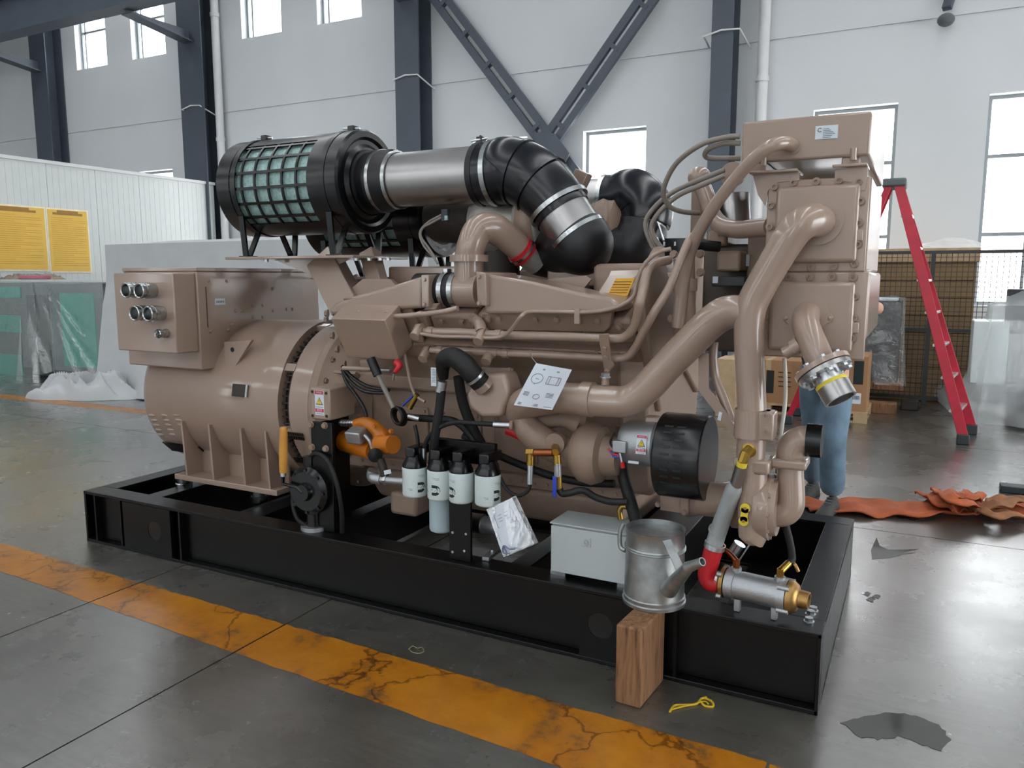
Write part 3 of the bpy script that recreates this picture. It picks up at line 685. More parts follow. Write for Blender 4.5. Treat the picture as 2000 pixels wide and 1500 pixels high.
# --- orange lifting sling on the floor
def strap(pts, wd, mat, name, parent=None, th=.012):
    pts = catmull([V(p) for p in pts], 10); vs = []; n = len(pts)
    for i, p in enumerate(pts):
        d = (pts[min(i + 1, n - 1)] - pts[max(i - 1, 0)]); d.z = 0; s = V((-d.y, d.x, 0)).normalized()
        ww = wd * (1 + .12 * math.sin(i * .7)); lift = .010 * math.sin(i * .9) + .012
        for j in range(7):
            u = j / 6 - .5; vs.append(p + s * ww * u + V((0, 0, lift + .014 * math.sin(j * 1.6 + i * .35))))
    m = MB(); m.add(vs, [(i * 7 + j, (i + 1) * 7 + j, (i + 1) * 7 + j + 1, i * 7 + j + 1) for i in range(n - 1) for j in range(6)])
    o = m.build(name, mat, parent, smooth=60, recalc=False)
    sd = o.modifiers.new('thick', 'SOLIDIFY'); sd.thickness = th; sd.offset = 0; return o
r = thing('lifting_sling', PZ(1800, 985), 'orange lifting sling lying on the floor to the right of the shoes', 'sling')
strap([PZ(1570, 988, .02), PZ(1680, 992, .02), PZ(1780, 996, .02), PZ(1870, 990, .025), PZ(1935, 992, .03), PZ(2030, 1000, .03)], .34, 'sling', 'flat_strap', r)
strap([PZ(1810, 968, .05), PZ(1840, 978, .10), PZ(1875, 1000, .06)], .16, 'sling', 'folded_strap', r)
strap([PZ(1840, 962, .07), PZ(1862, 974, .16), PZ(1900, 992, .08), PZ(1925, 1000, .05)], .15, 'sling', 'folded_strap', r)
strap([PZ(1905, 968, .05), PZ(1890, 972, .13), PZ(1870, 978, .10), PZ(1855, 966, .05)], .13, 'sling', 'folded_strap', r)
M('sling_dark', '#8a5a3a', .8, var=.3, vscale=10)
strap([PZ(1900, 1000, .06), PZ(1945, 985, .12), PZ(1985, 978, .1), PZ(2030, 990, .06)], .14, 'sling_dark', 'folded_strap', r)
strap([PZ(1890, 985, .05), PZ(1930, 1003, .08), PZ(1990, 1008, .05)], .12, 'sling_dark', 'folded_strap', r)
m = MB(); a = PZ(1960, 978, 0); m.box((a.x, a.y + .25, 0), (a.x + .6, a.y + .38, .05)); tag(m.build('steel_bar', 'machine_dark', bevel=.006), 'dark flat bar on the floor behind the orange sling', 'bar')
# --- puddles
M('water', '#4b4a48', .05, var=.05, spec=.6)
def puddle(pts, lab):
    pp = [PZ(x, y, .0) for x, y in pts]; m = MB(); m.prism([(p.x, p.y, .0002) for p in pp], (0, 0, .0016))
    tag(m.build('puddle', 'water', smooth=0), lab, 'puddle', 'puddles on the concrete')
rnd = random.Random(3)
def ragged(pts, amp, k=4):
    out = []
    for i in range(len(pts)):
        a, b = pts[i], pts[(i + 1) % len(pts)]
        for j in range(k):
            t = j / k; out.append((a[0] + (b[0] - a[0]) * t + rnd.uniform(-amp, amp), a[1] + (b[1] - a[1]) * t + rnd.uniform(-amp, amp) * .6))
    return out
puddle(ragged([(1642, 1412), (1690, 1400), (1740, 1391), (1790, 1400), (1835, 1415), (1855, 1445), (1838, 1466), (1800, 1455), (1755, 1438), (1715, 1445), (1680, 1440)], 3.5), 'large dark puddle on the floor right of the skid corner')
puddle([(1703, 1093), (1701, 1075), (1712, 1050), (1718, 1066), (1735, 1074), (1760, 1074), (1795, 1073), (1760, 1080), (1790, 1080), (1762, 1084), (1738, 1090)], 'dark puddle with streaks below the orange sling')
for k, (x, y) in enumerate(((1692, 1160), (1700, 1172), (1712, 1166))): puddle(ragged([(x - 9, y), (x, y - 5), (x + 9, y - 1), (x + 3, y + 5)], 2, 3), ['upper of three small water splashes beside the skid', 'lower left of three small water splashes beside the skid', 'lower right of three small water splashes beside the skid'][k])
# ================================================================ SKID
BX0, BX1, BY0, BY1, BZ = -4.435, -.238, 2.90, 4.45, .315
sk = thing('base_frame', ((BX0 + BX1) / 2, (BY0 + BY1) / 2, 0), 'black painted steel skid frame carrying the generator set', 'skid')
def beamx(y0, y1, out):                                            # channel beam along X; web set back from the outer face
    m = MB(); m.box((BX0, y0, BZ - .018), (BX1, y1, BZ)); m.box((BX0, y0, 0), (BX1, y1, .018))
    wy = y0 + .045 if out < 0 else y1 - .055
    m.box((BX0, wy, .018), (BX1, wy + .012, BZ - .018)); return m
beamx(BY0, BY0 + .13, -1).build('side_beam', 'black_steel', sk, bevel=.003); beamx(BY1 - .13, BY1, 1).build('side_beam', 'black_steel', sk, bevel=.003)
for x0, x1 in ((BX0 + .001, BX0 + .13), (BX1 - .13, BX1 - .001)):
    m = MB(); m.box((x0, BY0 + .131, BZ - .018), (x1, BY1 - .131, BZ - .0005)); m.box((x0, BY0 + .131, 0), (x1, BY1 - .131, .018))
    xo = x0 if x0 < -3 else x1 - .014; m.box((xo, BY0, .0), (xo + .014, BY1, BZ - .0003)); m.build('end_beam', 'black_steel', sk, bevel=.003)
# doubler plates with lifting holes
def holeplate(xa, xb, hx, hz, hr):
    y = BY0 + .001; n = 28; z0, z1 = .019, BZ - .019; m = MB(); ring = [(hx + hr * math.cos(2 * math.pi * i / n), hz + hr * math.sin(2 * math.pi * i / n)) for i in range(n)]
    outer = []
    for i in range(n):
        a = 2 * math.pi * i / n; c, s = math.cos(a), math.sin(a); t = min(((xb - hx) if c > 0 else (xa - hx)) / c if abs(c) > 1e-6 else 9, ((z1 - hz) if s > 0 else (z0 - hz)) / s if abs(s) > 1e-6 else 9)
        outer.append((hx + c * t, hz + s * t))
    vs = [(x, yy, z) for yy in (y, y + .03) for x, z in ring] + [(x, yy, z) for yy in (y, y + .03) for x, z in outer]
    fs = []
    for i in range(n):
        j = (i + 1) % n
        fs += [(2 * n + i, 2 * n + j, j, i), (n + i, n + j, 3 * n + j, 3 * n + i), (i, j, n + j, n + i), (2 * n + j, 2 * n + i, 3 * n + i, 3 * n + j)]
    for (cx, cz) in ((xa, z0), (xb, z0), (xa, z1), (xb, z1)):
        k = min(range(n), key=lambda i: (outer[i][0] - cx) ** 2 + (outer[i][1] - cz) ** 2); outer[k] = (cx, cz)
        vs[2 * n + k] = (cx, y, cz); vs[3 * n + k] = (cx, y + .03, cz)
    m.add(vs, fs); m.build('lifting_plate', 'black_steel', sk, smooth=0, recalc=True)
    MB().lathe((hx, y + .002, hz), (0, 1, 0), [(0, hr), (.06, hr), (.06, .01)], n=28).build('lifting_socket', 'black_part', sk)
xa, xb = P(240, 1010, BY0).x, P(331, 1010, BY0).x; h = P(301, 1037, BY0); holeplate(xa, xb, h.x, h.z, .055)
xa, xb = P(1131, 1250, BY0).x, P(1262, 1250, BY0).x; h = P(1172, 1223, BY0); holeplate(xa, xb, h.x, h.z, .055)
for px in (192, 240, 353, 1290, 1322):
    x = P(px, 1100, BY0).x; MB().box((x - .006, BY0 + .004, .018), (x + .006, BY0 + .045, BZ - .018)).build('stiffener', 'black_steel', sk, smooth=0)
for x, w in ((-4.02, .12), (-3.22, .14), (-2.72, .10), (-1.55, .1), (-.95, .14)):
    MB().box((x - w / 2, BY0 + .131, BZ - .04), (x + w / 2, BY1 - .131, BZ - .022)).box((x - .008, BY0 + .131, .02), (x + .008, BY1 - .131, BZ - .041)).build('cross_member', 'black_steel', sk, bevel=.003)
MB().box((BX1 - .5, BY0 + .131, .02), (BX1 - .13, BY1 - .131, .035)).build('drip_plate', 'black_steel', sk, smooth=0)
for (px, py, Y) in ((1583, 1200, 2.96), (1580, 1214, 2.92), (1588, 1193, 2.99)):
    q = PZ(px, py, BZ); bolt(sk, q, (0, 0, 1), .016, 'zinc')
# ================================================================ ALTERNATOR
AY, AZ, AR = 3.66, .87, .475
al = thing('alternator', (-3.7, AY, .33), 'brown painted alternator with terminal box at the left end of the skid', 'alternator')
ax0 = -4.26; ax1 = P(541, 750, AY - AR).x; ax2 = P(560, 750, AY - AR).x; ax3 = P(601, 760, AY - AR).x
MB().lathe((ax0, AY, AZ), (1, 0, 0), [(0, .06), (0, AR - .06), (.03, AR - .02), (.07, AR - .008), (ax1 - ax0 - .13, AR - .008), (ax1 - ax0 - .125, AR), (ax1 - ax0, AR + .004), (ax1 - ax0, AR - .09)], n=72).build('frame', 'paint', al)
MB().cyl((ax1 - .02, AY, AZ), (ax3 - .02, AY, AZ), AR - .1, n=48).build('fan_core', 'black_part', al)
m = MB()
for i in range(72):
    a = 2 * math.pi * i / 72; m.obox((ax1 + (ax2 - ax1) / 2, AY + (AR - .035) * math.cos(a), AZ + (AR - .035) * math.sin(a)), ((ax2 - ax1) / 2, 0, 0), (0, -math.sin(a) * .004, math.cos(a) * .004), (0, math.cos(a) * .006, math.sin(a) * .006))
for x in (.25, .6): m.band((ax1 + (ax2 - ax1) * x, AY, AZ), (1, 0, 0), AR - .045, AR - .035, .006, n=60)
m.build('vent_grille', 'dark_iron', al, smooth=0)
for i in range(8):
    a = math.pi * (.5 + (i + .33) / 4); m = MB(); m.obox((ax1 + (ax2 - ax1) / 2, AY + (AR - .025) * math.cos(a), AZ + (AR - .025) * math.sin(a)), ((ax2 - ax1) / 2 + .004, 0, 0), (0, -math.sin(a) * .022, math.cos(a) * .022), (0, math.cos(a) * .02, math.sin(a) * .02)); m.build('vent_bridge', 'paint', al, smooth=0)
MB().lathe((ax2, AY, AZ), (1, 0, 0), [(0, AR - .1), (0, AR - .008), (ax3 - ax2, AR + .0), (ax3 - ax2, AR - .1)], n=72).build('adaptor_ring', 'paint', al)
# perforated guards low on the drive end
for (px, py) in ((577, 850), (580, 905)):
    m = MB(); c = P(px, py, AY - AR * .93)
    a = math.asin(max(-1, min(1, (c.z - AZ) / AR)))
    for i in range(9):
        for j in range(2):
            t = a + (j - .5) * .05
            p = V((c.x - .07 + i * .017, AY - (AR + .003) * math.cos(t), AZ + (AR + .003) * math.sin(t)))
            m.obox(p, (.006, 0, 0), (0, math.sin(t) * .009, math.cos(t) * .009), (0, math.cos(t) * .003, -math.sin(t) * .003))
    m.build('guard_slots', 'black_part', al, smooth=0)
def onbody(px, py, R):
    Y = AY - R
    for _ in range(12):
        p = P(px, py, Y); Y = AY - R * math.cos(math.asin(max(-1, min(1, (p.z - AZ) / R))))
    return P(px, py, Y)
# louvres at the free end
for c in range(3):
    for k in range(5):
        px = 297 + c * 24 + k * 4.2; py = 811 + k * 9.3; p = onbody(px, py, AR - .01)
        m = MB(); m.ball(p, .03, (1.05, .35, .32), n=12, m=8); m.build('louvre', 'paint', al)
m = MB()
for i in range(20):
    x = -4.2 + i * .017; t = math.radians(-46); m.obox((x, AY - (AR - .003) * math.cos(t), AZ + (AR - .003) * math.sin(t)), (.004, 0, 0), (0, math.sin(t) * .05, math.cos(t) * .05), (0, math.cos(t) * .004, -math.sin(t) * .004))
m.build('air_inlet_slots', 'black_part', al, smooth=0)
# foot with ribs
fy0 = 3.2; fx0, fx1 = P(340, 920, fy0).x, P(540, 950, fy0).x
for s in (-1, 1):
    y0 = fy0 if s < 0 else 2 * AY - fy0 - .2
    MB().box((fx0, y0, .372), (fx1, y0 + .2, .405)).build('foot_plate', 'paint', al, bevel=.004)
    yi = fy0 + .13 if s < 0 else 2 * AY - fy0 - .145
    MB().box((fx0 + .05, yi, .405), (fx1 - .03, yi + .015, .72)).build('foot_web', 'paint', al, smooth=0)
for px in (366, 418, 479, 527):
    x = P(px, 880, fy0 + .03).x
    MB().prism([(x, fy0 + .01, .405), (x, fy0 + .13, .405), (x, fy0 + .13, .74), (x, fy0 - .008, .74), (x, fy0 + .004, .5)], (.014, 0, 0)).build('foot_rib', 'paint', al, smooth=0)
for px, py in ((357, 940), (503, 966)):
    q = PZ(px, py, .335); r = thing('levelling_mount', (q.x, fy0 + .09, BZ - .022), 'round steel levelling mount under the %s of the alternator foot' % ('left end' if px < 400 else 'right end'), 'mount', 'levelling mounts')
    MB().lathe((q.x, fy0 + .09, BZ - .022), (0, 0, 1), [(0, .05), (.03, .052), (.035, .045), (.079, .045)], n=28).build('disc', 'steel', r)
# lifting lug
ly = AY - .41
m = MB(); m.prism([P(437, 668, ly), P(491, 664, ly), P(446, 738, ly), P(441, 738, ly)], (0, .022, 0)); m.build('lifting_lug', 'paint', al, bevel=.003)
h = P(454, 683, ly); MB().cyl(h + V((0, -.002, 0)), h + V((0, .004, 0)), .014, n=18).build('lug_hole', 'black_part', al)
# rating plate
t = math.asin((P(465, 763, AY - AR).z - AZ) / AR); c = P(465, 763, AY - AR)
c = V((c.x, AY - (AR + .002) * math.cos(t), c.z)); nrm = V((0, -math.cos(t), math.sin(t))); up_ = V((0, math.sin(t), math.cos(t)))
m = MB(); m.obox(c, (.05, 0, 0), up_ * .036, nrm * .004); pl = m.build('rating_plate', 'dark_iron', al, smooth=0)
m = MB(); m.obox(c + V((.058, 0, 0)), (.006, 0, 0), up_ * .036, nrm * .004); m.build('rating_plate_edge', 'aluminium', al, smooth=0)
# terminal box
bx0, bx1, by0, by1, bz0, bz1 = P(240, 523, 3.15).x, -3.645, 3.15, 4.165, 1.07, 1.632
MB().box((bx0, by0, bz0), (bx1, by1, bz1)).build('terminal_box', 'paint', al, bevel=.006)
tb = [o for o in al.children if o.name.startswith('terminal_box')][0]
MB().box((bx0 - .004, by0 - .004, bz1), (bx1 + .004, by1 + .004, bz1 + .022)).build('lid', 'paint', tb, bevel=.004)
ga, gb = P(221, 534, 3.0), P(346, 691, 3.0)
MB().box((ga.x, 3.0, gb.z), (gb.x, 3.15, ga.z)).build('gland_box', 'paint', tb, bevel=.006)
for (px, py, rr) in ((245, 567, .043), (271, 568, .043), (262, 612, .043), (288, 613, .043), (308, 652, .025)):
    q = P(px, py, 2.905 if rr > .03 else 2.94); m = MB()
    m.lathe((q.x, q.y, q.z), (0, 1, 0), [(.06, rr * .3), (.06, rr * .75), (0, rr * .78), (-.004, rr * .9), (0, rr), (.012, rr), (.012, rr * .93), (.03, rr * .93), (.03, rr * 1.02), (.07, rr * 1.02), (.07, rr * .95), (3.0 - q.y + .002, rr * .95)], n=26)
    m.build('cable_gland', 'steel', tb)
for (px, py) in ((407, 548), (443, 549), (460, 607), (472, 607), (493, 596), (513, 596), (494, 619), (513, 619), (560, 604), (571, 604), (446, 644), (411, 647), (460, 659), (532, 564), (533, 606), (452, 633)):
    q = PX(px, py, bx1); bolt(tb, q, (1, 0, 0), .011, 'paint', 'dome', 'screw')
for (px, py) in ((377, 541), (377, 597), (382, 651)):
    q = P(px, py, 3.15); bolt(tb, (min(q.x, bx1 - .012), 3.15, q.z), (0, -1, 0), .011, 'paint', 'dome', 'screw')
a, b = PX(419, 583, bx1), PX(440, 595, bx1); m = MB(); m.box((bx1, a.y, b.z), (bx1 + .002, b.y, a.z)); lp = m.build('serial_label', 'paper', tb, smooth=0)
m = MB()
for i in range(5): m.box((bx1 + .002, a.y + (b.y - a.y) * (.15 + .15 * i), b.z + .012), (bx1 + .003, a.y + (b.y - a.y) * (.24 + .15 * i), a.z - .014))
m.build('printed_digits', 'print_grey', tb, smooth=0)
q0 = PX(401, 560, bx1); q1 = PX(404, 640, bx1); MB().box((bx1, q0.y, q1.z), (bx1 + .001, q0.y + .006, q0.z)).build('door_seam', 'dark_iron', tb, smooth=0)

# ================================================================ ENGINE: block, sump, banks
en = thing('engine', (-1.9, AY, .36), 'brown painted V diesel engine filling the middle of the skid', 'engine')
ex0 = ax3; ex1 = -1.13
# flywheel housing
MB().lathe((ex0, AY, AZ), (1, 0, 0), [(0, .3), (0, AR + .01), (.02, AR + .02), (.06, AR + .02), (.09, AR - .01), (.2, AR - .06), (.3, AR - .16), (.3, .2)], n=64).build('flywheel_housing', 'casting', en)
fh = [o for o in en.children][0]
for i in range(24):
    a = 2 * math.pi * (i + .5) / 24
    if math.cos(a) < .4: bolt(fh, (ex0 + .088, AY + (AR - .005) * math.cos(a), AZ + (AR - .005) * math.sin(a)), (1, 0, 0), .013, 'casting')
for t0 in (100, 125, 150, 172, 196, 220):
    t = math.radians(t0); m = MB(); m.obox((ex0 + .17, AY + (AR - .06) * math.cos(t), AZ + (AR - .06) * math.sin(t)), (.09, 0, 0), (0, -math.sin(t) * .008, math.cos(t) * .008), (0, math.cos(t) * .04, math.sin(t) * .04)); m.build('housing_rib', 'casting', en, smooth=0)
MB().box((ex0 + .2, 3.36, .60), (ex1, 3.96, 1.16)).build('cylinder_block', 'casting', en, bevel=.02)
MB().box((ex0 + .15, 3.31, .585), (ex1 + .02, 4.01, .645)).build('pan_rail', 'casting', en, bevel=.006)
m = MB(); x0, x1 = P(738, 900, 3.4).x, ex1 - .02
m.prism([(x0, 3.33, .585), (x0, 3.33, .50), (x0, 3.40, .40), (x0, 3.92, .40), (x0, 3.99, .50), (x0, 3.99, .585)], (x1 - x0, 0, 0)); m.build('oil_pan', 'casting', en, bevel=.03, seg=4)
for i in range(22):
    x = ex0 + .25 + i * (ex1 - ex0 - .3) / 21; bolt(en, (x, 3.31, .615), (0, -1, 0), .009, 'casting')
# hand-hole covers along the block side
for i in range(5):
    x = ex0 + .42 + i * .315
    MB().box((x, 3.345, .70), (x + .24, 3.36, .93)).build('inspection_cover', 'casting', en, bevel=.012)
    for dx, dz in ((.02, .02), (.22, .02), (.02, .21), (.22, .21)): bolt(en, (x + dx, 3.345, .70 + dz), (0, -1, 0), .009, 'casting')
# oil gallery ledge
MB().box((ex0 + .25, 3.30, 1.02), (ex1, 3.37, 1.10)).build('gallery_ledge', 'casting', en, bevel=.015)
# near bank: cylinder heads, one block per pair, leaning outward
def bankbox(mb, xa, xb, t0, t1, d0, d1, mir=False):
    def w(x, t, d):
        p = B0 + TB * t + NB * d; y = p.y if not mir else 2 * AY - p.y; return V((x, y, p.z))
    vs = [w(x, t, d) for x in (xa, xb) for t, d in ((t0, d0), (t1, d0), (t1, d1), (t0, d1))]
    return mb.add(vs, [(0, 1, 2, 3), (7, 6, 5, 4), (0, 4, 5, 1), (1, 5, 6, 2), (2, 6, 7, 3), (3, 7, 4, 0)])
hx0, hx1 = P(648, 640, 3.0).x, P(1238, 660, 3.08).x
HN = 6; hw = (hx1 - hx0) / HN
for mir in (False, True):
    m = MB(); bankbox(m, hx0, hx1, .16, .50, -.36, -.03, mir); m.build('bank_deck', 'casting', en, bevel=.015)
    for i in range(HN):
        m = MB(); bankbox(m, hx0 + hw * i + .006, hx0 + hw * (i + 1) - .006, *((.03, .16, -.2, -.005) if not mir else (-.03, .16, -.34, -.005)), mir); m.build('cylinder_head', 'casting', en, bevel=.02)
        if not mir:
            hd = m; o = [q for q in en.children if q.name.startswith('cylinder_head')][-1]
            for k in range(2):
                x = hx0 + hw * (i + .28 + .45 * k); bolt(o, V((x, 0, 0)) + B0 + TB * .06, NB, .012, 'paint'); bolt(o, V((x, 0, 0)) + B0 + TB * .12, NB, .010, 'paint')
        if mir:
            m = MB(); bankbox(m, hx0 + hw * i + .02, hx0 + hw * (i + 1) - .02, -.06, -.02, -.32, -.08, mir); m.build('rocker_cover', 'paint', en, bevel=.015)
    m = MB(); bankbox(m, hx0 + .02, hx1 - .02, .18, .205, -.04, .02, mir); m.build('bank_rail', 'casting', en, bevel=.006)
for i in range(14): bolt(en, V((hx0 + .08 + i * (hx1 - hx0 - .16) / 13, 0, 0)) + B0 + TB * .19 + NB * .02, NB, .010, 'paint')
# bank end cover on the right
m = MB(); bankbox(m, hx1, hx1 + .05, -.12, .52, -.36, -.01); m.build('bank_end_cover', 'casting', en, bevel=.012)
m = MB(); bankbox(m, hx1, hx1 + .05, -.12, .52, -.36, -.01, True); m.build('bank_end_cover', 'casting', en, bevel=.012)
# valley covers
MB().box((hx0 + .1, 3.38, 1.1), (hx1, 3.94, 1.42)).build('valley_block', 'casting', en, bevel=.02)
# exhaust manifold cover (box in the valley) and yellow label
a, b = P(1068, 517, 3.42), P(1245, 560, 3.42); MB().box((a.x, 3.42, b.z), (b.x, 3.9, a.z)).build('manifold_cover', 'paint', en, bevel=.01)
m = MB(); m.prism([P(1072, 545, 3.3), P(1144, 538, 3.3), P(1155, 545, 3.3), P(1130, 576, 3.3), P(1072, 576, 3.3)], (0, .02, 0)); m.build('cover_bracket', 'paint', en, smooth=0)
pa, pb, pc, pd = P(1190, 538, 3.28), P(1246, 536, 3.28), P(1232, 600, 3.2), P(1158, 590, 3.2)
m = MB(); m.prism([pa, pb, pc, pd], (0, .02, .02)); m.build('side_plate', 'paint', en, smooth=0)
q = lambda x, y: P(x, y, 3.262 - (y - 540) * .0014)
m = MB(); m.prism([q(1203, 544), q(1240, 543), q(1226, 578), q(1186, 577)], (0, -.002, 0)); m.build('yellow_label', 'label_yellow', en, smooth=0)
m = MB()
for i in range(5):
    y = 550 + i * 5.2; m.prism([q(1200 - i * 2.2, y) + V((0, -.003, 0)), q(1234 - i * 2.2, y) + V((0, -.003, 0)), q(1234 - i * 2.2, y + 1.0) + V((0, -.003, 0)), q(1200 - i * 2.2, y + 1.0) + V((0, -.003, 0))], (0, -.0006, 0))
m.build('label_text', 'print_black', en, smooth=0)
m = MB(); m.pbox(758, 521, 925, 565, 3.55, .3); m.build('rear_cover', 'paint', en, bevel=.01)
# gear case at the front of the engine
m = MB(); m.prism([(0, 3.32, .62), (0, 4.0, .62), (0, 4.15, 1.2), (0, 3.95, 1.62), (0, 3.4, 1.62), (0, 3.2, 1.2)], (.14, 0, 0)); m.v = [q + V((ex1 - .02, 0, 0)) for q in m.v]; m.build('gear_case', 'casting', en, bevel=.02)
MB().box((ex1 - .2, 3.36, 1.40), (ex1 + .1, 3.9, 1.66)).build('front_housing', 'casting', en, bevel=.02)
for (px, py) in ((1368, 532), (1368, 496), (1316, 497), (1352, 620), (1312, 622)): bolt(en, P(px, py, 3.18), (0, -1, 0), .014, 'casting')
m = MB(); m.pbox(1390, 540, 1455, 560, 3.3, .2); m.build('dark_cover', 'machine_dark', en, bevel=.006)
m = MB(); m.pbox(1400, 490, 1445, 530, 3.32, .2); m.build('pump_body', 'casting', en, bevel=.012)
m = MB(); m.pbox(1283, 466, 1340, 500, 3.95, .012); m.build('slotted_plate', 'black_part', en, smooth=0)
for px in (1297, 1318): m = MB(); m.pbox(px - 1.5, 472, px + 1.5, 480, 3.945, .004); m.build('plate_slot', 'paper', en, smooth=0)
MB().cyl(P(1362, 478, 3.25), P(1405, 482, 3.3), .022, n=18).build('rubber_joint', 'rubber', en)

M('casting_dark', '#5a4f47', .5, var=.15, bump=.1)
m = MB(); m.pbox(1374, 478, 1480, 690, 3.5, .35); m.build('thermostat_housing', 'casting_dark', en, bevel=.015)
m = MB(); m.pbox(1462, 430, 1500, 600, 3.45, .3); m.build('cooler_support', 'casting', en, bevel=.008)
m = MB(); m.pbox(1380, 450, 1420, 480, 3.45, .2); m.build('thermostat_cap', 'casting', en, bevel=.015)
m = MB(); m.pbox(1392, 540, 1402, 553, 3.295, .006); m.build('white_tag', 'paper', en, smooth=0)
m = MB(); m.pbox(1452, 497, 1463, 520, 3.44, .006); m.build('white_tag', 'paper', en, smooth=0)
# ---- aftercooler castings on the near bank
ac = thing('intake_manifold', P(1070, 600, 3.1), 'brown tapered intake manifold castings along the top of the near bank', 'manifold')
def casting(poly, Y, dy, name, bev=.03):
    m = MB(); m.prism([P(x, y, Y) for x, y in poly], (0, dy, 0)); return m.build(name, 'paint', ac, bevel=bev, seg=4)
casting([(946, 534), (1036, 549), (1130, 571), (1192, 581), (1212, 596), (1206, 608), (1170, 613), (946, 613)], 3.0, .26, 'right_housing')
casting([(824, 539), (755, 560), (690, 578), (655, 592), (640, 606), (648, 616), (790, 604), (824, 602)], 3.02, .26, 'left_housing')
casting([(929, 530), (948, 533), (950, 598), (932, 596)], 2.97, .30, 'right_flange', .006)
casting([(822, 537), (837, 536), (837, 600), (824, 600)], 3.015, .22, 'left_flange', .004)
casting([(840, 592), (858, 592), (850, 606), (824, 606)], 3.05, .1, 'flange_foot', .006)
m = MB(); m.prism([P(652, 592, 3.3), P(708, 545, 3.3), P(762, 545, 3.3), P(790, 575, 3.3), P(700, 600, 3.3)], (0, .03, 0)); m.build('gusset_plate', 'paint', ac, smooth=0)
for x, y, Y in ((936, 540, 2.97), (936, 592, 2.97), (829, 546, 3.015), (829, 594, 3.015)): bolt(ac, P(x, y, Y), (0, -1, 0), .009, 'paint')
# lower flange row on heads
m = MB(); m.prism([PB(940, 612, .03), PB(1195, 612, .03), PB(1192, 640, .03), PB(1180, 650, .03), PB(938, 645, .03)], NB * -.05); m.build('head_flange', 'casting', ac, bevel=.006)
for x, y in ((928, 622), (955, 622), (975, 620), (1047, 622), (1088, 622), (1129, 624), (1168, 624)): bolt(ac, PB(x, y, .03), NB, .013, 'paint')
# silicone hose between housings and tee pipe
cy = 3.12; hc0, hc1 = P(838, 566, cy), P(890, 566, cy); hz = hc0.z
hs = thing('charge_air_hose', (P(862, 590, cy).x, cy, hz - .09), 'black rubber coupling hose with two steel clamps on the intake pipe', 'hose')
MB().cyl((hc0.x - .06, cy, hz), (hc1.x, cy, hz), .078, n=36).build('hose', 'rubber', hs)
for px in (856, 876):
    c = P(px, 566, cy - .08); MB().band((c.x, cy, hz), (1, 0, 0), .077, .084, .024, n=40).build('hose_clamp', 'steel', hs)
    MB().box((c.x - .012, cy - .02, hz + .08), (c.x + .012, cy + .02, hz + .098)).build('clamp_screw', 'zinc', hs, bevel=.003)
tp = thing('turbo_outlet_pipe', P(915, 590, 3.12), 'brown elbow pipe rising from the intake tee to the turbocharger', 'pipe')
tx = P(916, 530, cy).x
m = MB(); m.cyl((hc1.x - .005, cy, hz), (P(940, 566, cy).x, cy, hz), .078, n=32); m.tube([(tx, cy, hz - .02), (tx, cy, hz + .05), (tx, cy, P(916, 506, cy).z)], .068, n=30); m.build('tee', 'paint', tp)
zf = P(916, 506, cy).z; MB().lathe((tx, cy, zf - .012), (0, 0, 1), [(0, .06), (0, .088), (.03, .088), (.03, .06)], n=32).build('flange', 'paint', tp)
e = [V((tx, cy, zf + .01)), P(921, 478, cy), P(936, 449, 3.16), P(965, 447, 3.22), P(995, 468, 3.29), P(1016, 488, 3.34)]
MB().tube(e, [.066, .066, .068, .070, .066, .062], n=30, k=8).build('elbow', 'paint', tp)
d = (e[-1] - e[-2]).normalized(); MB().cyl(e[-1] - d * .012, e[-1] + d * .035, .069, n=30).build('red_sleeve', 'red', tp); MB().cyl(e[-1] + d * .03, e[-1] + d * .12, .058, .05, n=26).build('turbo_stub', 'blanket', tp)
MB().band(e[-1] + d * .012, d, .068, .073, .014).build('sleeve_clamp', 'steel', tp)
# ================================================================ RIGHT END: coolers, tank, pipes
YF = 3.05
def cooler(corn, inner, bolts, lab, bot_ch, yb=3.85):
    (x0, y0, x1, y1) = corn; a, b = P(x0, y0, YF), P(x1, y1, YF)
    r = thing('heat_exchanger', ((a.x + b.x) / 2, 3.4, b.z), lab, 'heat exchanger', 'stacked heat exchangers')
    MB().box((a.x, YF, b.z), (b.x, YF + .03, a.z)).build('end_flange', 'paint', r, bevel=.006)
    m = MB(); c = .05 if bot_ch else 0
    m.prism([(a.x + .02, YF + .03, b.z + .004), (b.x - c, YF + .03, b.z + .004), (b.x + .004, YF + .03, b.z + .006 + c * 1.6), (b.x + .004, YF + .03, a.z), (a.x + .02, YF + .03, a.z)], (0, yb - YF - .03, 0))
    m.build('shell', 'paint', r, bevel=.012, seg=3)
    i0, i1 = P(inner[0], inner[1], YF), P(inner[2], inner[3], YF)
    MB().box((i0.x, YF - .022, i1.z), (i1.x, YF + .01, i0.z)).build('end_cover', 'paint', r, bevel=.02, seg=4)
    for x, y in bolts:
        bolt(r, P(x, y, YF), (0, -1, 0), .0125, 'casting', 'socket')
    return r
dD = lambda x, y: (1280 + .25 * x, 180 + .25 * y); dG = lambda x, y: (1300 + .22 * x, 540 + .22 * y)
hu = cooler((1500, 354, 1689, 531), (1518, 366, 1673, 513), [dD(*q) for q in ((1082, 712), (1258, 703), (1437, 692), (1592, 703), (935, 742), (907, 888), (897, 1052), (1605, 855), (1592, 1023), (1583, 1190), (1555, 1340), (1397, 1363), (1220, 1366))],
            'upper brown heat exchanger directly below the expansion tank', False)
hl = cooler((1494, 531.5, 1687, 704), (1506, 549, 1664, 690), [dG(*q) for q in ((1095, 5), (1285, 5), (1480, 5), (1668, 10), (1680, 180), (1670, 367), (1660, 550), (890, 355), (885, 530))],
            'lower brown heat exchanger of the stack with flanged outlet', True)
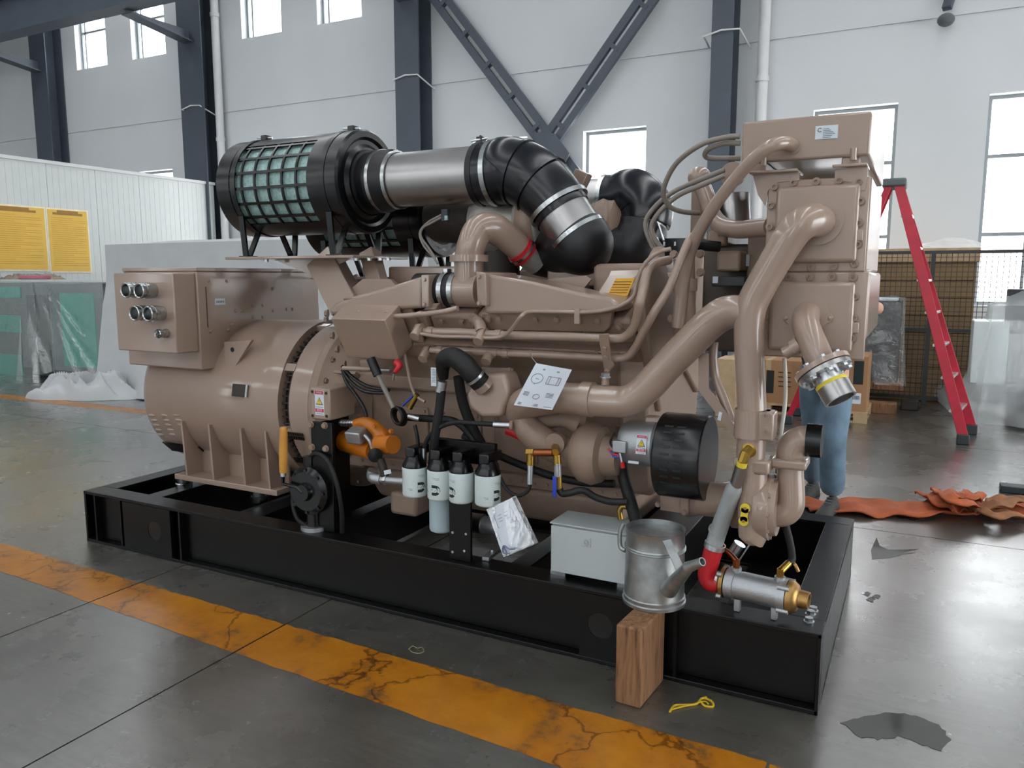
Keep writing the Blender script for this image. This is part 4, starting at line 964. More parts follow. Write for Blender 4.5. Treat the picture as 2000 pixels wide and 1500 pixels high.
for r_, pts in ((hu, [(1675, 460)]), (hl, [(1667, 640)])):
    for x, y in pts:
        c = P(x, y, YF); MB().box((c.x - .01, YF - .012, c.z - .02), (c.x + .018, YF, c.z + .02)).build('lug', 'paint', r_, bevel=.004)
# flange bosses for the outlets
c = P(1598, 432, YF - .022); MB().cyl(c, c + V((0, -.012, 0)), .085, n=36).build('outlet_boss', 'paint', hu)
bolt(hu, P(1632, 436, YF - .022), (0, -1, 0), .016, 'paint')
c = P(1577, 613, YF - .022); MB().cyl(c, c + V((0, -.01, 0)), .075, n=36).build('outlet_boss', 'paint', hl)
m = MB(); m.prism([P(1529, 622, YF - .022), P(1556, 590, YF - .022), P(1598, 588, YF - .022), P(1629, 618, YF - .022), P(1622, 630, YF - .022), P(1580, 652, YF - .022), P(1536, 632, YF - .022)], (0, -.008, 0)); m.build('outlet_flange', 'paint', hl, bevel=.004)
for x, y in ((1535, 621), (1621, 622)): bolt(hl, P(x, y, YF - .03), (0, -1, 0), .009, 'paint', 'dome')
# brackets that carry the tank
for pts in (((1470, 340), (1560, 335), (1562, 352), (1520, 356), (1500, 372), (1494, 402), (1480, 380)), ((1631, 330), (1695, 324), (1694, 346), (1690, 372), (1672, 372), (1664, 356), (1630, 352))):
    m = MB(); m.prism([P(x, y, YF - .004) for x, y in pts], (0, .012, 0)); m.build('tank_bracket', 'paint', hu, smooth=0)
    a, b = P(pts[0][0] - 4, pts[0][1] - 2, YF), P(pts[1][0], pts[1][1], YF); MB().box((a.x, YF - .03, b.z - .002), (b.x, YF + .12, b.z + .008)).build('bracket_shelf', 'paint', hu, bevel=.003)
# expansion tank
ta, tbb = P(1450, 238, YF), P(1698, 306, YF)
et = thing('expansion_tank', ((ta.x + tbb.x) / 2, 3.6, tbb.z), 'brown box-shaped expansion tank on top of the cooler stack', 'tank')
MB().box((ta.x, YF, tbb.z + .004), (tbb.x, 4.12, ta.z)).build('tank_body', 'paint', et, bevel=.010, seg=3)
for x in (ta.x + .06, tbb.x - .06): MB().box((x - .03, YF + .01, tbb.z - .03), (x + .03, 4.10, tbb.z + .004)).build('support_rail', 'paint', et, bevel=.004)
for (px, py) in ((1495, 328), (1668, 318)):
    c = P(px, py, YF + .03); MB().cyl((c.x, YF + .03, tbb.z - .055), (c.x, YF + .03, tbb.z - .03), .023, n=20).build('rubber_mount', 'paint', et); bolt(et, (c.x, YF + .03, tbb.z - .078), (0, 0, -1), .012, 'paint')
    MB().cyl((c.x, YF - .012, tbb.z - .01), (c.x, YF - .012, tbb.z + .03), .011, n=12).build('stud', 'paint', et)
c0, c1 = P(1593, 247, YF), P(1636, 270, YF)
m = MB(); m.box((c0.x, YF - .003, c1.z), (c1.x, YF, c0.z)); m.build('name_plate', 'paper', et, bevel=.001)
m = MB()
for i in range(6): m.box((c0.x + .026, YF - .0045, c0.z - .012 - i * .006), (c1.x - random.uniform(.008, .03), YF - .003, c0.z - .010 - i * .006))
m.build('plate_text', 'print_grey', et, smooth=0)
text(et, 'C', (c0.x + .014, YF - .0045, (c0.z + c1.z) / 2 + .008), (1, 0, 0), (0, 0, 1), .022, 'print_black')
# ---- pipes
def pipe(name, lab, pts, r, mat='paint', cat='pipe', n=26, k=8, grp=None, sec=None):
    t = thing(name, min(pts, key=lambda q: q.z), lab, cat, grp); MB().tube(pts, r, n=n, k=k).build('tube', mat, t); return t
vp = pipe('coolant_pipe', 'thick brown coolant pipe dropping from the upper heat exchanger to the water pump',
          [P(1600, 432, 3.02), P(1588, 430, 2.965), P(1568, 436, 2.93), P(1548, 456, 2.92), P(1520, 500, 2.92), P(1488, 555, 2.92), P(1468, 597, 2.92), P(1463, 640, 2.92), P(1464, 690, 2.92), P(1467, 760, 2.92), P(1469, 805, 2.92)], [.056, .058, .060, .058, .056, .055, .055, .054, .053, .052, .052], n=32)
ca = P(1469, 826, 2.92); ct = P(1469, 799, 2.92).z; cb = P(1469, 853, 2.92).z
MB().cyl((ca.x, 2.92, cb), (ca.x, 2.92, ct), .064, n=36).build('pipe_clamp', 'paint', vp)
MB().box((ca.x + .03, 2.86, cb), (ca.x + .085, 2.95, ct)).build('clamp_lug', 'paint', vp, bevel=.008)
for py in (812, 842):
    c = P(1497, py, 2.86); bolt(vp, c, (0, -1, 0), .012, 'paint', 'socket')
lp = pipe('coolant_pipe', 'thick brown coolant pipe bending up from the pump casting to the vertical pipe',
          [P(1085, 776, 2.98), P(1140, 780, 2.98), P(1190, 784, 2.98), P(1226, 783, 2.98), P(1258, 763, 2.98), P(1300, 718, 2.98), P(1350, 667, 2.97), P(1388, 630, 2.96), P(1415, 612, 2.95), P(1440, 608, 2.94), P(1460, 612, 2.93)], [.066, .066, .065, .064, .063, .063, .063, .062, .062, .06, .058], n=32)
c = P(1151, 780, 2.98); d = (P(1190, 784, 2.98) - P(1140, 780, 2.98)).normalized(); MB().cyl(c - d * .03, c + d * .018, .073, n=36).build('coupling_sleeve', 'paint', lp)
c = P(1182, 752, 2.98); MB().cyl(c, c + V((0, 0, .03)), .016, n=16).build('vent_boss', 'paint', lp); bolt(lp, c + V((0, 0, .03)), (0, 0, 1), .018, 'zinc')
# overflow pipe tank -> engine
op = pipe('overflow_pipe', 'slim curved brown pipe from the expansion tank face down to the engine',
          [P(1548, 284, 3.05), P(1535, 280, 2.99), P(1512, 283, 2.95), P(1480, 303, 2.95), P(1440, 345, 2.98), P(1400, 396, 3.02), P(1368, 448, 3.06), P(1345, 498, 3.1), P(1332, 560, 3.12), P(1325, 640, 3.12)], [.024, .024, .024, .023, .023, .023, .024, .026, .028, .028])
c = P(1548, 285, 3.052); MB().cyl(c + V((0, 0, 0)), c + V((0, -.008, 0)), .03, n=24).build('collar', 'paint', op)
sp = pipe('coolant_pipe', 'upright brown pipe behind the thick bend, left of the heat exchangers', [P(1336, 505, 3.18), P(1337, 560, 3.18), P(1338, 620, 3.18), P(1336, 700, 3.18)], .043)
for py in (556, 640): c = P(1338, py, 3.18); MB().band(c, (0, 0, 1), .04, .049, .05).build('hose_collar', 'paint', sp)
# bent pipe behind the tank pipe
bp_ = pipe('bent_pipe', 'brown pipe looping down behind the overflow pipe into the upper heat exchanger', [P(1365, 345, 3.45), P(1380, 385, 3.42), P(1392, 420, 3.38), P(1410, 440, 3.3), P(1440, 448, 3.25), P(1475, 446, 3.2), P(1505, 443, 3.15)], .036)
c = P(1366, 346, 3.45); MB().ball(c, .05, (1, 1, .9)).build('end_bulb', 'paint', bp_)
m = MB(); m.pbox(1350, 360, 1372, 470, 3.5, .08); tag(m.build('thermostat_column', 'casting', bevel=.01), 'narrow upright brown housing left of the bent pipe', 'housing')
fc = P(1430, 340, 3.4); f_ = thing('filler_disc', fc - V((0, 0, .06)), 'round brown disc left of the expansion tank', 'cap'); MB().cyl(fc, fc + V((0, .03, 0)), .05, n=30).build('disc', 'paint', f_)
m = MB(); m.tube([P(1428, 380, 3.5), P(1430, 420, 3.5), P(1432, 460, 3.5)], .075, n=24); m.build('drum', 'stainless', f_)
# lower heat exchanger outlet
ow = thing('flanged_outlet', P(1600, 770, 2.9), 'brown outlet elbow with bolted flange, yellow band and steel pipe end', 'pipe')
o1 = [P(1577, 613, 3.03), P(1573, 628, 2.96), P(1580, 652, 2.92), P(1592, 680, 2.9), P(1604, 712, 2.89)]
MB().tube(o1, [.047, .047, .047, .048, .048], n=30, k=8).build('elbow', 'paint', ow)
d = (P(1640, 765, 2.85) - P(1596, 690, 2.895)).normalized(); c = P(1605, 716, 2.89)
MB().cyl(c - d * .004, c + d * .014, .098, n=40).build('flange', 'paint', ow); c2 = c + d * .017
MB().cyl(c2, c2 + d * .016, .093, n=40).build('counter_flange', 'stainless', ow)
u, v = perp(d)
for i in range(8):
    a = 2 * math.pi * i / 8; q = c + (u * math.cos(a) + v * math.sin(a)) * .078
    bolt(ow, q - d * .004, -d, .011, 'zinc'); bolt(ow, q + d * .033, d, .012, 'zinc', 'hex', 'nut')
c3 = c2 + d * .016; MB().cyl(c3, c3 + d * .045, .05, n=32).build('pipe_neck', 'zinc', ow); MB().cyl(c3 + d * .03, c3 + d * .043, .056, n=32).build('yellow_band', 'yellow', ow)
MB().lathe(c3, d, [(.043, .055), (.1, .055), (.1, .046), (.06, .046)], n=32).build('pipe_end', 'stainless', ow)
sb = [P(1562, 672, 2.92), P(1548, 681, 2.92), P(1532, 691, 2.92)]; MB().cyl(sb[0], sb[1], .03, n=24).build('side_branch', 'paint', ow); MB().cyl(sb[1], sb[2], .022, n=20).build('branch_plug', 'paint', ow)
# ---- thin breather hoses by the expansion tank
M('vent_hose', '#8b827b', .4, var=.05)
for lab, pts in (('grey vent hose looping left from the expansion tank in a wide arc', [(1445, 266, 3.1), (1420, 268, 3.1), (1370, 282, 3.1), (1320, 320, 3.15), (1296, 370, 3.2), (1305, 400, 3.25), (1330, 413, 3.3), (1365, 416, 3.4)]),
                 ('short grey vent hose curling under the larger loop at the tank', [(1446, 280, 3.12), (1415, 280, 3.12), (1385, 290, 3.12), (1377, 303, 3.14), (1390, 309, 3.16), (1446, 309, 3.2)]),
                 ('upper of two grey vent hoses running down to the intake valley', [(1415, 332, 3.3), (1370, 350, 3.3), (1320, 372, 3.32), (1285, 398, 3.34), (1262, 430, 3.35), (1265, 460, 3.36), (1280, 490, 3.38)]),
                 ('lower of two grey vent hoses running down to the intake valley', [(1415, 343, 3.28), (1370, 362, 3.28), (1325, 382, 3.3), (1290, 412, 3.32), (1273, 440, 3.33), (1278, 465, 3.34), (1296, 488, 3.36)])):
    pipe('vent_hose', lab, [P(*q) for q in pts], .0105, 'vent_hose', 'hose', n=12, grp='vent hoses')
# ---- water pump column, raw water pump
wp = thing('raw_water_pump', P(1480, 1060, 2.93), 'brown raw water pump with upright inlet column at the right end', 'pump')
cx = ca.x; z1 = cb
MB().cyl((cx, 2.92, P(1469, 925, 2.92).z), (cx, 2.92, z1), .053, n=32).build('inlet_column', 'paint', wp)
z2 = P(1472, 908, 2.92).z; MB().box((cx - .055, 2.87, z2 - .025), (cx + .075, 2.99, z2 + .03)).build('clamp_block', 'paint', wp, bevel=.012)
pc = P(1470, 925, 2.92); pe = P(1470, 1040, 2.92)
MB().tube([pc + V((0, 0, .01)), pc + V((0, 0, -.05)), pe, pe - V((0, 0, .025)), pe - V((0, 0, .045))], [.053, .055, .052, .044, .02], n=32).build('suction_column', 'paint', wp)
vc = P(1507, 990, 2.97); MB().lathe(vc + V((-.05, 0, 0)), (1, 0, 0), [(0, .06), (0, .118), (.02, .125), (.05, .125), (.052, .11), (.075, .105), (.075, .04)], n=44).build('pump_volute', 'paint', wp)
for i in range(10):
    a = 2 * math.pi * i / 10; bolt(wp, vc + V((.0, .112 * math.cos(a), .112 * math.sin(a))), (1, 0, 0), .009, 'paint')
ob = [P(1512, 1003, 2.98), P(1532, 1000, 2.98), P(1544, 985, 2.98), P(1545, 955, 2.98), P(1544, 925, 2.98), P(1544, 905, 2.98)]
MB().tube(ob, [.05, .052, .05, .048, .047, .047], n=30, k=8).build('delivery_pipe', 'paint', wp)
zf = P(1544, 902, 2.98); MB().box((zf.x - .062, 2.92, zf.z - .018), (zf.x + .062, 3.04, zf.z + .018)).build('delivery_flange', 'paint', wp, bevel=.01)
oe = [V((zf.x, 2.98, zf.z + .01)), P(1545, 886, 2.98), P(1552, 868, 2.98), P(1566, 860, 2.98), P(1580, 859, 2.98)]
MB().tube(oe, [.05, .054, .054, .052, .052], n=30, k=8).build('delivery_elbow', 'paint', wp)
k0 = P(1576, 859, 2.98); MB().lathe(k0, (1, 0, 0), [(0, .05), (0, .061), (.052, .061), (.052, .01)], n=36).build('black_cap', 'black_part', wp)
# brass plate with two holes on the column
m = MB(); q0, q1 = P(1456, 992, 2.862), P(1453, 1017, 2.862); m.cyl(q0, q0 + V((0, -.008, 0)), .018, n=22); m.cyl(q1, q1 + V((0, -.008, 0)), .018, n=22); m.obox((q0 + q1) / 2 + V((0, -.004, 0)), (.013, 0, 0), (0, .004, 0), (q0 - q1) / 2); m.build('drain_plate', 'yellow', wp)
for q in (q0, q1): MB().cyl(q + V((0, -.007, 0)), q + V((0, -.01, 0)), .006, n=12).build('plug', 'brass', wp)
# pump drive housing towards the engine
MB().cyl(P(1440, 965, 3.1), P(1340, 985, 3.2), .055, n=28).build('transfer_pipe', 'paint', wp); MB().lathe(P(1465, 985, 3.08), (-1, 0, 0), [(0, .06), (0, .1), (.06, .1), (.09, .07), (.2, .07)], n=32).build('pump_body', 'casting', wp)
# diagonal support bracket
sb_ = thing('pipe_bracket', P(1440, 860, 2.97), 'slanted flat brown bracket left of the vertical coolant pipe', 'bracket')
m = MB(); m.prism([P(1364, 690, 3.0), P(1383, 690, 3.0), P(1384, 758, 3.0), P(1443, 842, 3.0), P(1443, 866, 3.0), P(1364, 762, 3.0)], (0, .012, 0)); m.build('strap', 'paint', sb_, smooth=0)
m = MB(); m.obox(P(1406, 813, 2.998), (.006, 0, -.002), (0, .0015, 0), (.003, 0, .016)); m.build('slot', 'paper', sb_, smooth=0)
pipe('drain_pipe', 'thin brown pipe beside the slanted bracket', [P(1395, 668, 3.06), P(1393, 700, 3.06), P(1398, 740, 3.06), P(1413, 780, 3.05), P(1432, 830, 3.03)], .017)
# clear sight tube
M('sight_tube', '#c9c4ba', .2, var=.05)
pipe('sight_tube', 'clear slim sight tube hanging below the lower heat exchanger', [P(1532, 700, 3.1), P(1534, 740, 3.1), P(1533, 790, 3.1), P(1525, 850, 3.05), P(1518, 925, 3.0)], .008, 'sight_tube', 'tube', n=10)

# ================================================================ AIR FILTERS, DUCTS, TURBOS
def airfilter(Yc, cl, cr, rpx, lab, n_lab):
    L, R = P(cl[0], cl[1], Yc), P(cr[0], cr[1], Yc); zc = (L.z + R.z) / 2; rr = rpx; x0, x1 = L.x, R.x
    t = thing('air_filter', ((x0 + x1) / 2, Yc, zc - rr - .12), lab, 'air filter', 'cylindrical air filters')
    MB().lathe((x0, Yc, zc), (1, 0, 0), [(0, .02), (0, rr - .02), (.015, rr), (.11, rr), (.11, rr - .012), (.09, rr - .05)], n=64).build('rear_shell', 'black_part', t)
    ln = x1 - x0
    MB().lathe((x0, Yc, zc), (1, 0, 0), [(ln - .2, rr - .05), (ln - .2, rr), (ln - .012, rr + .004), (ln, rr - .006), (ln, rr - .035), (ln - .012, rr - .05), (ln - .012, rr - .07), (ln + .004, rr - .09), (ln + .004, rr - .13), (ln - .01, .1)], n=64).build('front_shell', 'black_part', t)
    MB().cyl((x0 + .1, Yc, zc), (x1 - .19, Yc, zc), rr - .022, n=64, cap=False).build('filter_element', 'mesh_green', t)
    # cage of bars
    g0, g1 = x0 + .1, x1 - .18; m = MB()
    for i in range(7):
        x = g0 + (g1 - g0) * i / 6; m.band((x, Yc, zc), (1, 0, 0), rr - .012, rr - .002, .012, n=64)
    m.build('cage_ring', 'black_part', t)
    m = MB()
    for i in range(20):
        a = 2 * math.pi * i / 20 + .1; m.obox(((g0 + g1) / 2, Yc + (rr - .007) * math.cos(a), zc + (rr - .007) * math.sin(a)), ((g1 - g0) / 2, 0, 0), (0, -math.sin(a) * .007, math.cos(a) * .007), (0, math.cos(a) * .005, math.sin(a) * .005))
    m.build('cage_bar', 'black_part', t, smooth=0)
    # solid top and bottom of the cover
    for a0 in (90, 270):
        m = MB(); pr = []
        for i in range(9):
            a = math.radians(a0 - 38 + 76 * i / 8); pr.append(V((g0, Yc + (rr) * math.cos(a), zc + (rr) * math.sin(a))))
        inn = [V((q.x, Yc + (q.y - Yc) * .97, zc + (q.z - zc) * .97)) for q in pr[::-1]]
        m.prism(pr + inn, (g1 - g0, 0, 0)); m.build('cover_panel', 'black_part', t)
    for x in (x0 + .14, x1 - .1):
        m = MB(); m.box((x - .02, Yc - .025, zc + rr), (x + .02, Yc + .025, zc + rr + .03)); m.build('clamp_lug', 'black_part', t, bevel=.004)
        MB().cyl((x - .05, Yc - .02, zc + rr + .018), (x + .045, Yc + .0, zc + rr + .014), .006, n=10).build('clamp_bolt', 'zinc', t)
        MB().band((x, Yc, zc), (1, 0, 0), rr - .001, rr + .005, .035, n=64).build('mounting_band', 'black_part', t)
        for s in (-1, 1):
            zb = zc - rr - .115
            for dx in (0,):
                MB().bar((x, Yc + s * rr * .80, zc - rr * .62), (x, Yc + s * rr * .72, zb), .035, .012, (1, 0, 0)).build('strut', 'black_part', t, smooth=0)
                MB().bar((x, Yc + s * rr * .35, zc - rr * .95), (x, Yc + s * rr * .62, zb), .035, .012, (1, 0, 0)).build('strut', 'black_part', t, smooth=0)
            MB().box((x - .03, Yc + s * rr * .66 - .04, zb - .006), (x + .03, Yc + s * rr * .66 + .04, zb)).build('foot', 'black_part', t, smooth=0)
    return t, x0, x1, zc, rr
FY_ = 3.42
f1, fx0_, fx1_, fz, fr = airfilter(FY_, (489, 371), (722, 357), .265, 'black air filter with green mesh sides, the nearer of the two', 0)
# stand under the near filter
zs = fz - fr - .121
st = thing('filter_stand', (fx0_ + .45, FY_, 1.5), 'brown steel platform and struts carrying the near air filter', 'stand')
MB().box((fx0_ + .03, FY_ - .24, zs - .014), (fx1_ + .07, FY_ + .24, zs)).build('platform', 'paint', st, bevel=.003)
m = MB(); x = P(560, 490, FY_).x; x2 = P(705, 492, FY_).x; m.prism([(x, FY_ - .1, zs - .014), (x2, FY_ - .1, zs - .014), ((x + x2) / 2 + .03, FY_ - .1, zs - .11)], (0, .014, 0)); m.build('gusset', 'paint', st, smooth=0)
MB().bar(P(632, 505, FY_ - .05), P(682, 602, FY_ - .12), .17, .11, (1, 0, 0)).build('strut', 'paint', st, bevel=.004)
MB().bar(P(722, 492, FY_ + .05), P(748, 590, FY_ - .02), .085, .085, (1, 0, 0)).build('strut', 'paint', st, bevel=.004)
for px in (514, 690, 716, 738, 753): q = P(px, 489, FY_ - .2); bolt(st, (q.x, FY_ - .18, zs - .014), (0, 0, -1), .013, 'zinc')
f2, gx0, gx1, gz, gr = airfilter(4.05, (640, 425), (868, 412), .265, 'black air filter with green mesh sides, the farther one behind the ducts', 1)
st2 = thing('filter_stand', (gx0 + .3, 4.05, 1.4), 'brown platform under the farther air filter', 'stand')
MB().box((gx0 + .03, 3.83, gz - gr - .135), (gx1 + .03, 4.3, gz - gr - .121)).build('platform', 'paint', st2, bevel=.003)
for x in (gx0 + .2, gx1 - .15): MB().bar((x, 4.05, gz - gr - .135), (x + .1, 3.95, 1.38), .1, .08, (1, 0, 0)).build('strut', 'paint', st2, bevel=.004)
# near duct
d1 = thing('intake_duct', P(1100, 500, 3.35), 'near intake duct of steel tube and black rubber elbow leading to the turbocharger', 'duct')
cN = V((fx1_ - .02, FY_, fz)); dz = P(830, 352, FY_); ax = V((1, 0, 0))
MB().lathe(cN + V((-.02, 0, 0)), ax, [(0, .155), (.02, .165), (.05, .165), (.055, .15), (.10, .15), (.105, .16), (.16, .158), (.2, .145), (.23, .142)], n=48).build('rubber_cone', 'rubber', d1)
tx0, tx1 = P(757, 350, FY_ - .13).x, P(916, 345, FY_ - .13).x
MB().cyl((tx0 - .03, FY_, fz), (tx1 + .02, FY_, fz), .137, n=56).build('steel_tube', 'stainless', d1)
for x in (tx0 - .025, tx0 - .115): MB().band((x, FY_, fz), ax, .14, .148 if x > tx0 - .05 else .162, .02, n=48).build('hose_clamp', 'steel', d1)
MB().band((tx1 + .0, FY_, fz), ax, .136, .153, .03, n=48).build('rubber_band', 'rubber', d1)
el = [V((tx1, FY_, fz)), V((tx1 + .12, FY_, fz + .004)), P(995, 331, FY_), P(1040, 349, FY_), P(1078, 385, FY_), P(1100, 418, FY_)]
MB().tube(el, [.150, .153, .155, .152, .143, .136], n=44, k=8).build('rubber_elbow', 'silicone_black', d1)
ee = catmull(el, 8)
for i, mt, w in ((5, 'steel', .025), (13, 'silicone_black', .014), (20, 'silicone_black', .014), (27, 'silicone_black', .014), (36, 'steel', .022)):
    q = ee[i]; dd = (ee[i + 1] - ee[i - 1]).normalized(); R0 = [.151, .1535, .155, .152, .145, .137][min(5, round(i / 8))]
    MB().band(q, dd, R0 - .008, R0 + .006, w, n=48).build('hose_clamp' if mt == 'steel' else 'moulded_rib', mt, d1)
# clamp bolts on top
for px, py in ((752, 300), (765, 298), (938, 274), (907, 303)):
    q = P(px, py, FY_); MB().cyl(q + V((-.04, -.02, -.004)), q + V((.04, .0, .006)), .006, n=10).build('clamp_bolt', 'zinc', d1); MB().box(q - V((.016, .014, .016)), q + V((.016, .014, .016))).build('clamp_block', 'black_part', d1, bevel=.003)
dd = (el[-1] - el[-2]).normalized(); e1 = el[-1]
MB().cyl(e1 - dd * .02, e1 + dd * .12, .131, .129, n=48).build('steel_sleeve', 'stainless', d1)
e2 = e1 + dd * .11; lo = [e2, e2 + dd * .07, P(1112, 478, FY_ + .03), P(1085, 492, FY_ + .10), P(1050, 490, FY_ + .16)]
MB().tube(lo, [.137, .138, .135, .128, .12], n=48, k=18).build('lower_elbow', 'rubber', d1); MB().band(e2 + dd * .015, dd, .134, .142, .02, n=48).build('hose_clamp', 'steel', d1)
# far duct
FF = 4.05
d2 = thing('intake_duct', P(1230, 510, 3.9), 'farther intake duct with black rubber elbow behind the near one', 'duct')
fa, fb = P(870, 395, FF), P(1192, 388, FF)
MB().cyl((gx1 - .03, FF, gz), (fb.x, FF, gz), .137, n=44).build('steel_tube', 'stainless', d2)
MB().lathe((gx1 - .03, FF, gz), ax, [(0, .16), (.05, .165), (.06, .15), (.2, .145)], n=40).build('rubber_cone', 'rubber', d2)
gl = [V((fb.x - .03, FF, gz)), V((fb.x + .06, FF, gz + .005)), P(1235, 388, FF), P(1258, 410, FF - .02), P(1255, 440, FF - .04)]
MB().tube(gl, [.15, .155, .155, .15, .14], n=48, k=18).build('rubber_elbow', 'silicone_black', d2)
MB().band((fb.x - .02, FF, gz), ax, .149, .157, .025, n=44).build('hose_clamp', 'steel', d2)
MB().tube([P(1256, 432, FF - .04), P(1250, 455, FF - .06)], .128, n=36, smooth=False).build('steel_sleeve', 'stainless', d2)
MB().tube([P(1253, 442, FF - .05), P(1246, 465, FF - .07), P(1225, 488, FF - .1), P(1190, 485, FF - .12), P(1165, 472, FF - .12)], [.137, .14, .138, .13, .125], n=48, k=18).build('lower_elbow', 'rubber', d2)
for px, py in ((1284, 432), (1280, 455)):
    q = P(px, py, FF - .12); MB().cyl(q, q + V((.05, -.05, -.1)), .006, n=8).build('clamp_bolt', 'zinc', d2)
# duct bracket
br = thing('duct_bracket', P(1125, 370, 3.6), 'slim brown bracket behind the near rubber elbow', 'bracket'); MB().bar(P(1140, 335, 3.62), P(1122, 380, 3.62), .07, .06, (1, 0, 0)).build('post', 'paint', br, bevel=.004)
m = MB(); m.bar(P(1148, 340, 3.66), P(1128, 382, 3.66), .02, .08, (1, 0, 0)); m.build('back_plate', 'dark_iron', br)
br2 = thing('duct_bracket', P(942, 285, 3.6), 'small bracket sticking up behind the near duct clamp', 'bracket'); MB().bar(P(930, 290, 3.6), P(944, 268, 3.6), .035, .02, (1, 0, 0)).build('tab', 'dark_iron', br2)
# turbochargers
for k, (c, lab) in enumerate(((P(1008, 436, 3.56), 'turbocharger in a silver heat blanket under the near rubber elbow'), (P(1150, 450, 4.0), 'turbocharger casing behind the farther rubber elbow'))):
    t = thing('turbocharger', c - V((0, 0, .2)), lab, 'turbocharger', 'turbochargers')
    MB().lathe(c + V((-.22, .02, 0)), ax, [(0, .05), (0, .14), (.05, .17), (.14, .17), (.2, .13), (.26, .12), (.27, .17), (.3, .19), (.4, .19), (.44, .13)], n=36).build('housing', 'blanket' if k == 0 else 'casting', t)
    MB().ring(c + V((.12, .0, -.01)), ax, .13, .065).build('compressor_scroll', 'casting', t)
    MB().cyl(c + V((-.1, .02, -.42)), c + V((-.1, .02, -.1)), .1, n=24).build('pedestal', 'dark_iron', t)
ex = thing('exhaust_pipe', P(905, 470, 3.8), 'dark brown exhaust pipe behind the near intake elbow', 'pipe')
MB().tube([P(960, 440, 3.75), P(920, 425, 3.75), P(890, 425, 3.75), P(858, 428, 3.78)], [.12, .135, .14, .13], n=30).build('tube', 'dark_iron', ex); MB().tube([P(930, 470, 3.75), P(928, 510, 3.72), P(940, 560, 3.7)], .1, n=24).build('downpipe', 'blanket', ex)
gp = thing('sensor_box', P(870, 430, 3.35), 'tiny green circuit box under the near steel duct', 'sensor'); m = MB(); m.pbox(861, 408, 874, 432, 3.36, .03); m.build('housing', 'machine_dark', gp, bevel=.003); m = MB(); m.pbox(868, 421, 873, 430, 3.355, .01); m.build('green_tab', 'mesh_green', gp)
for pts in (((862, 420), (835, 435), (820, 455), (828, 480), (845, 500), (855, 515)), ((862, 425), (840, 437), (826, 445), (822, 462), (838, 485), (850, 505))): MB().tube([P(x, y, 3.38) for x, y in pts], .006, n=8).build('wire', 'vent_hose', gp)
# ================================================================ SMALL PARTS ON THE NEAR SIDE
# ---- junction box leaning with the bank
def PBq(x, y, d): return PB(x, y, d)
jb = thing('junction_box', PB(730, 700, .08), 'brown sheet metal junction box leaning on the left of the engine', 'junction box')
fa, fb, fc_, fd = PBq(646, 622, .16), PBq(751, 624, .16), PBq(774, 703, .16), PBq(681, 697, .16)
x0, x1 = fa.x, fb.x; t0 = (fa - (B0 + NB * .16)).dot(TB); t1 = (fc_ - (B0 + NB * .16)).dot(TB)
m = MB(); bankbox(m, x0, x1, t0, t1, .03, .16); m.build('box', 'paint', jb, bevel=.004)
m = MB(); bankbox(m, x0 - .02, x1 + .05, t0 - .02, t1 + .08, .0, .012); m.build('back_plate', 'paint', jb, smooth=0)
for k in (0, 1): bolt(jb, V((x0 + .12 + .16 * k, 0, 0)) + B0 + TB * t0 + NB * .09, -TB, .007, 'paint', 'dome')
for x, y in ((641, 612), (640, 625), (652, 655), (661, 682), (675, 712)): bolt(jb, PB(x, y, .03), V((-1, -.4, 0)), .016, 'casting')
# ---- coolant rails along the heads
def rail(lab, pts, r, fit):
    t = thing('coolant_rail', pts[0], lab, 'pipe', 'coolant rails along the cylinder heads'); MB().tube(pts, r, n=18, k=6).build('tube', 'paint', t)
    for (x, y, ln) in fit:
        c = PB(x, y, .10); MB().cyl(c - V((ln / 2, 0, 0)), c + V((ln / 2, 0, 0)), r * 1.28, n=18).build('coupling', 'paint', t)
    return t
ru = rail('upper brown coolant rail across the cylinder heads, bending up at right', [PB(x, y, .10) for x, y in ((822, 648), (850, 648), (900, 649), (976, 654), (1050, 656), (1120, 658), (1190, 661), (1218, 659), (1236, 642), (1244, 620), (1250, 590))] + [P(1256, 565, 2.95), P(1264, 530, 2.98), P(1278, 515, 3.04), P(1306, 508, 3.16)], .0185, ((938, 652, .05), (974, 654, .03), (842, 648, .03)))
rl = rail('lower brown coolant rail across the cylinder heads, bending up at right', [PB(x, y, .10) for x, y in ((842, 684), (900, 685), (980, 689), (1050, 692), (1120, 696), (1196, 700), (1224, 697), (1240, 680), (1258, 645))] + [P(1280, 606, 2.95), P(1308, 560, 2.98), P(1330, 505, 3.02), P(1346, 470, 3.07), P(1352, 462, 3.15)], .0165, ((950, 688, .12), (860, 684, .03), (988, 690, .03)))
for t, x, y in ((ru, 818, 640), (rl, 834, 684), (ru, 942, 650), (rl, 957, 690)):
    a, b = PB(x, y, .10), PB(x - 9, y + 18, .16)
    MB().tube([a + V((.02, 0, 0)), a, b], .023, n=18, smooth=False).build('elbow', 'paint', t)
a = PB(940, 640, .1); MB().tube([PB(940, 648, .1), PB(936, 632, .06), PB(925, 622, .0)], .026, n=16).build('riser', 'paint', ru)
bk = thing('rail_clamp', PB(1185, 700, .1), 'flat brown clamp strap holding both coolant rails', 'clamp')
m = MB(); m.prism([PB(x, y, .125) for x, y in ((1171, 652), (1189, 651), (1191, 668), (1194, 700), (1200, 712), (1190, 724), (1182, 724), (1178, 700), (1173, 672))], NB * .008); m.build('strap', 'paint', bk, smooth=0)
for x, y in ((1181, 680), (1184, 697), (1186, 724)): bolt(bk, PB(x, y, .133), NB, .011, 'paint')
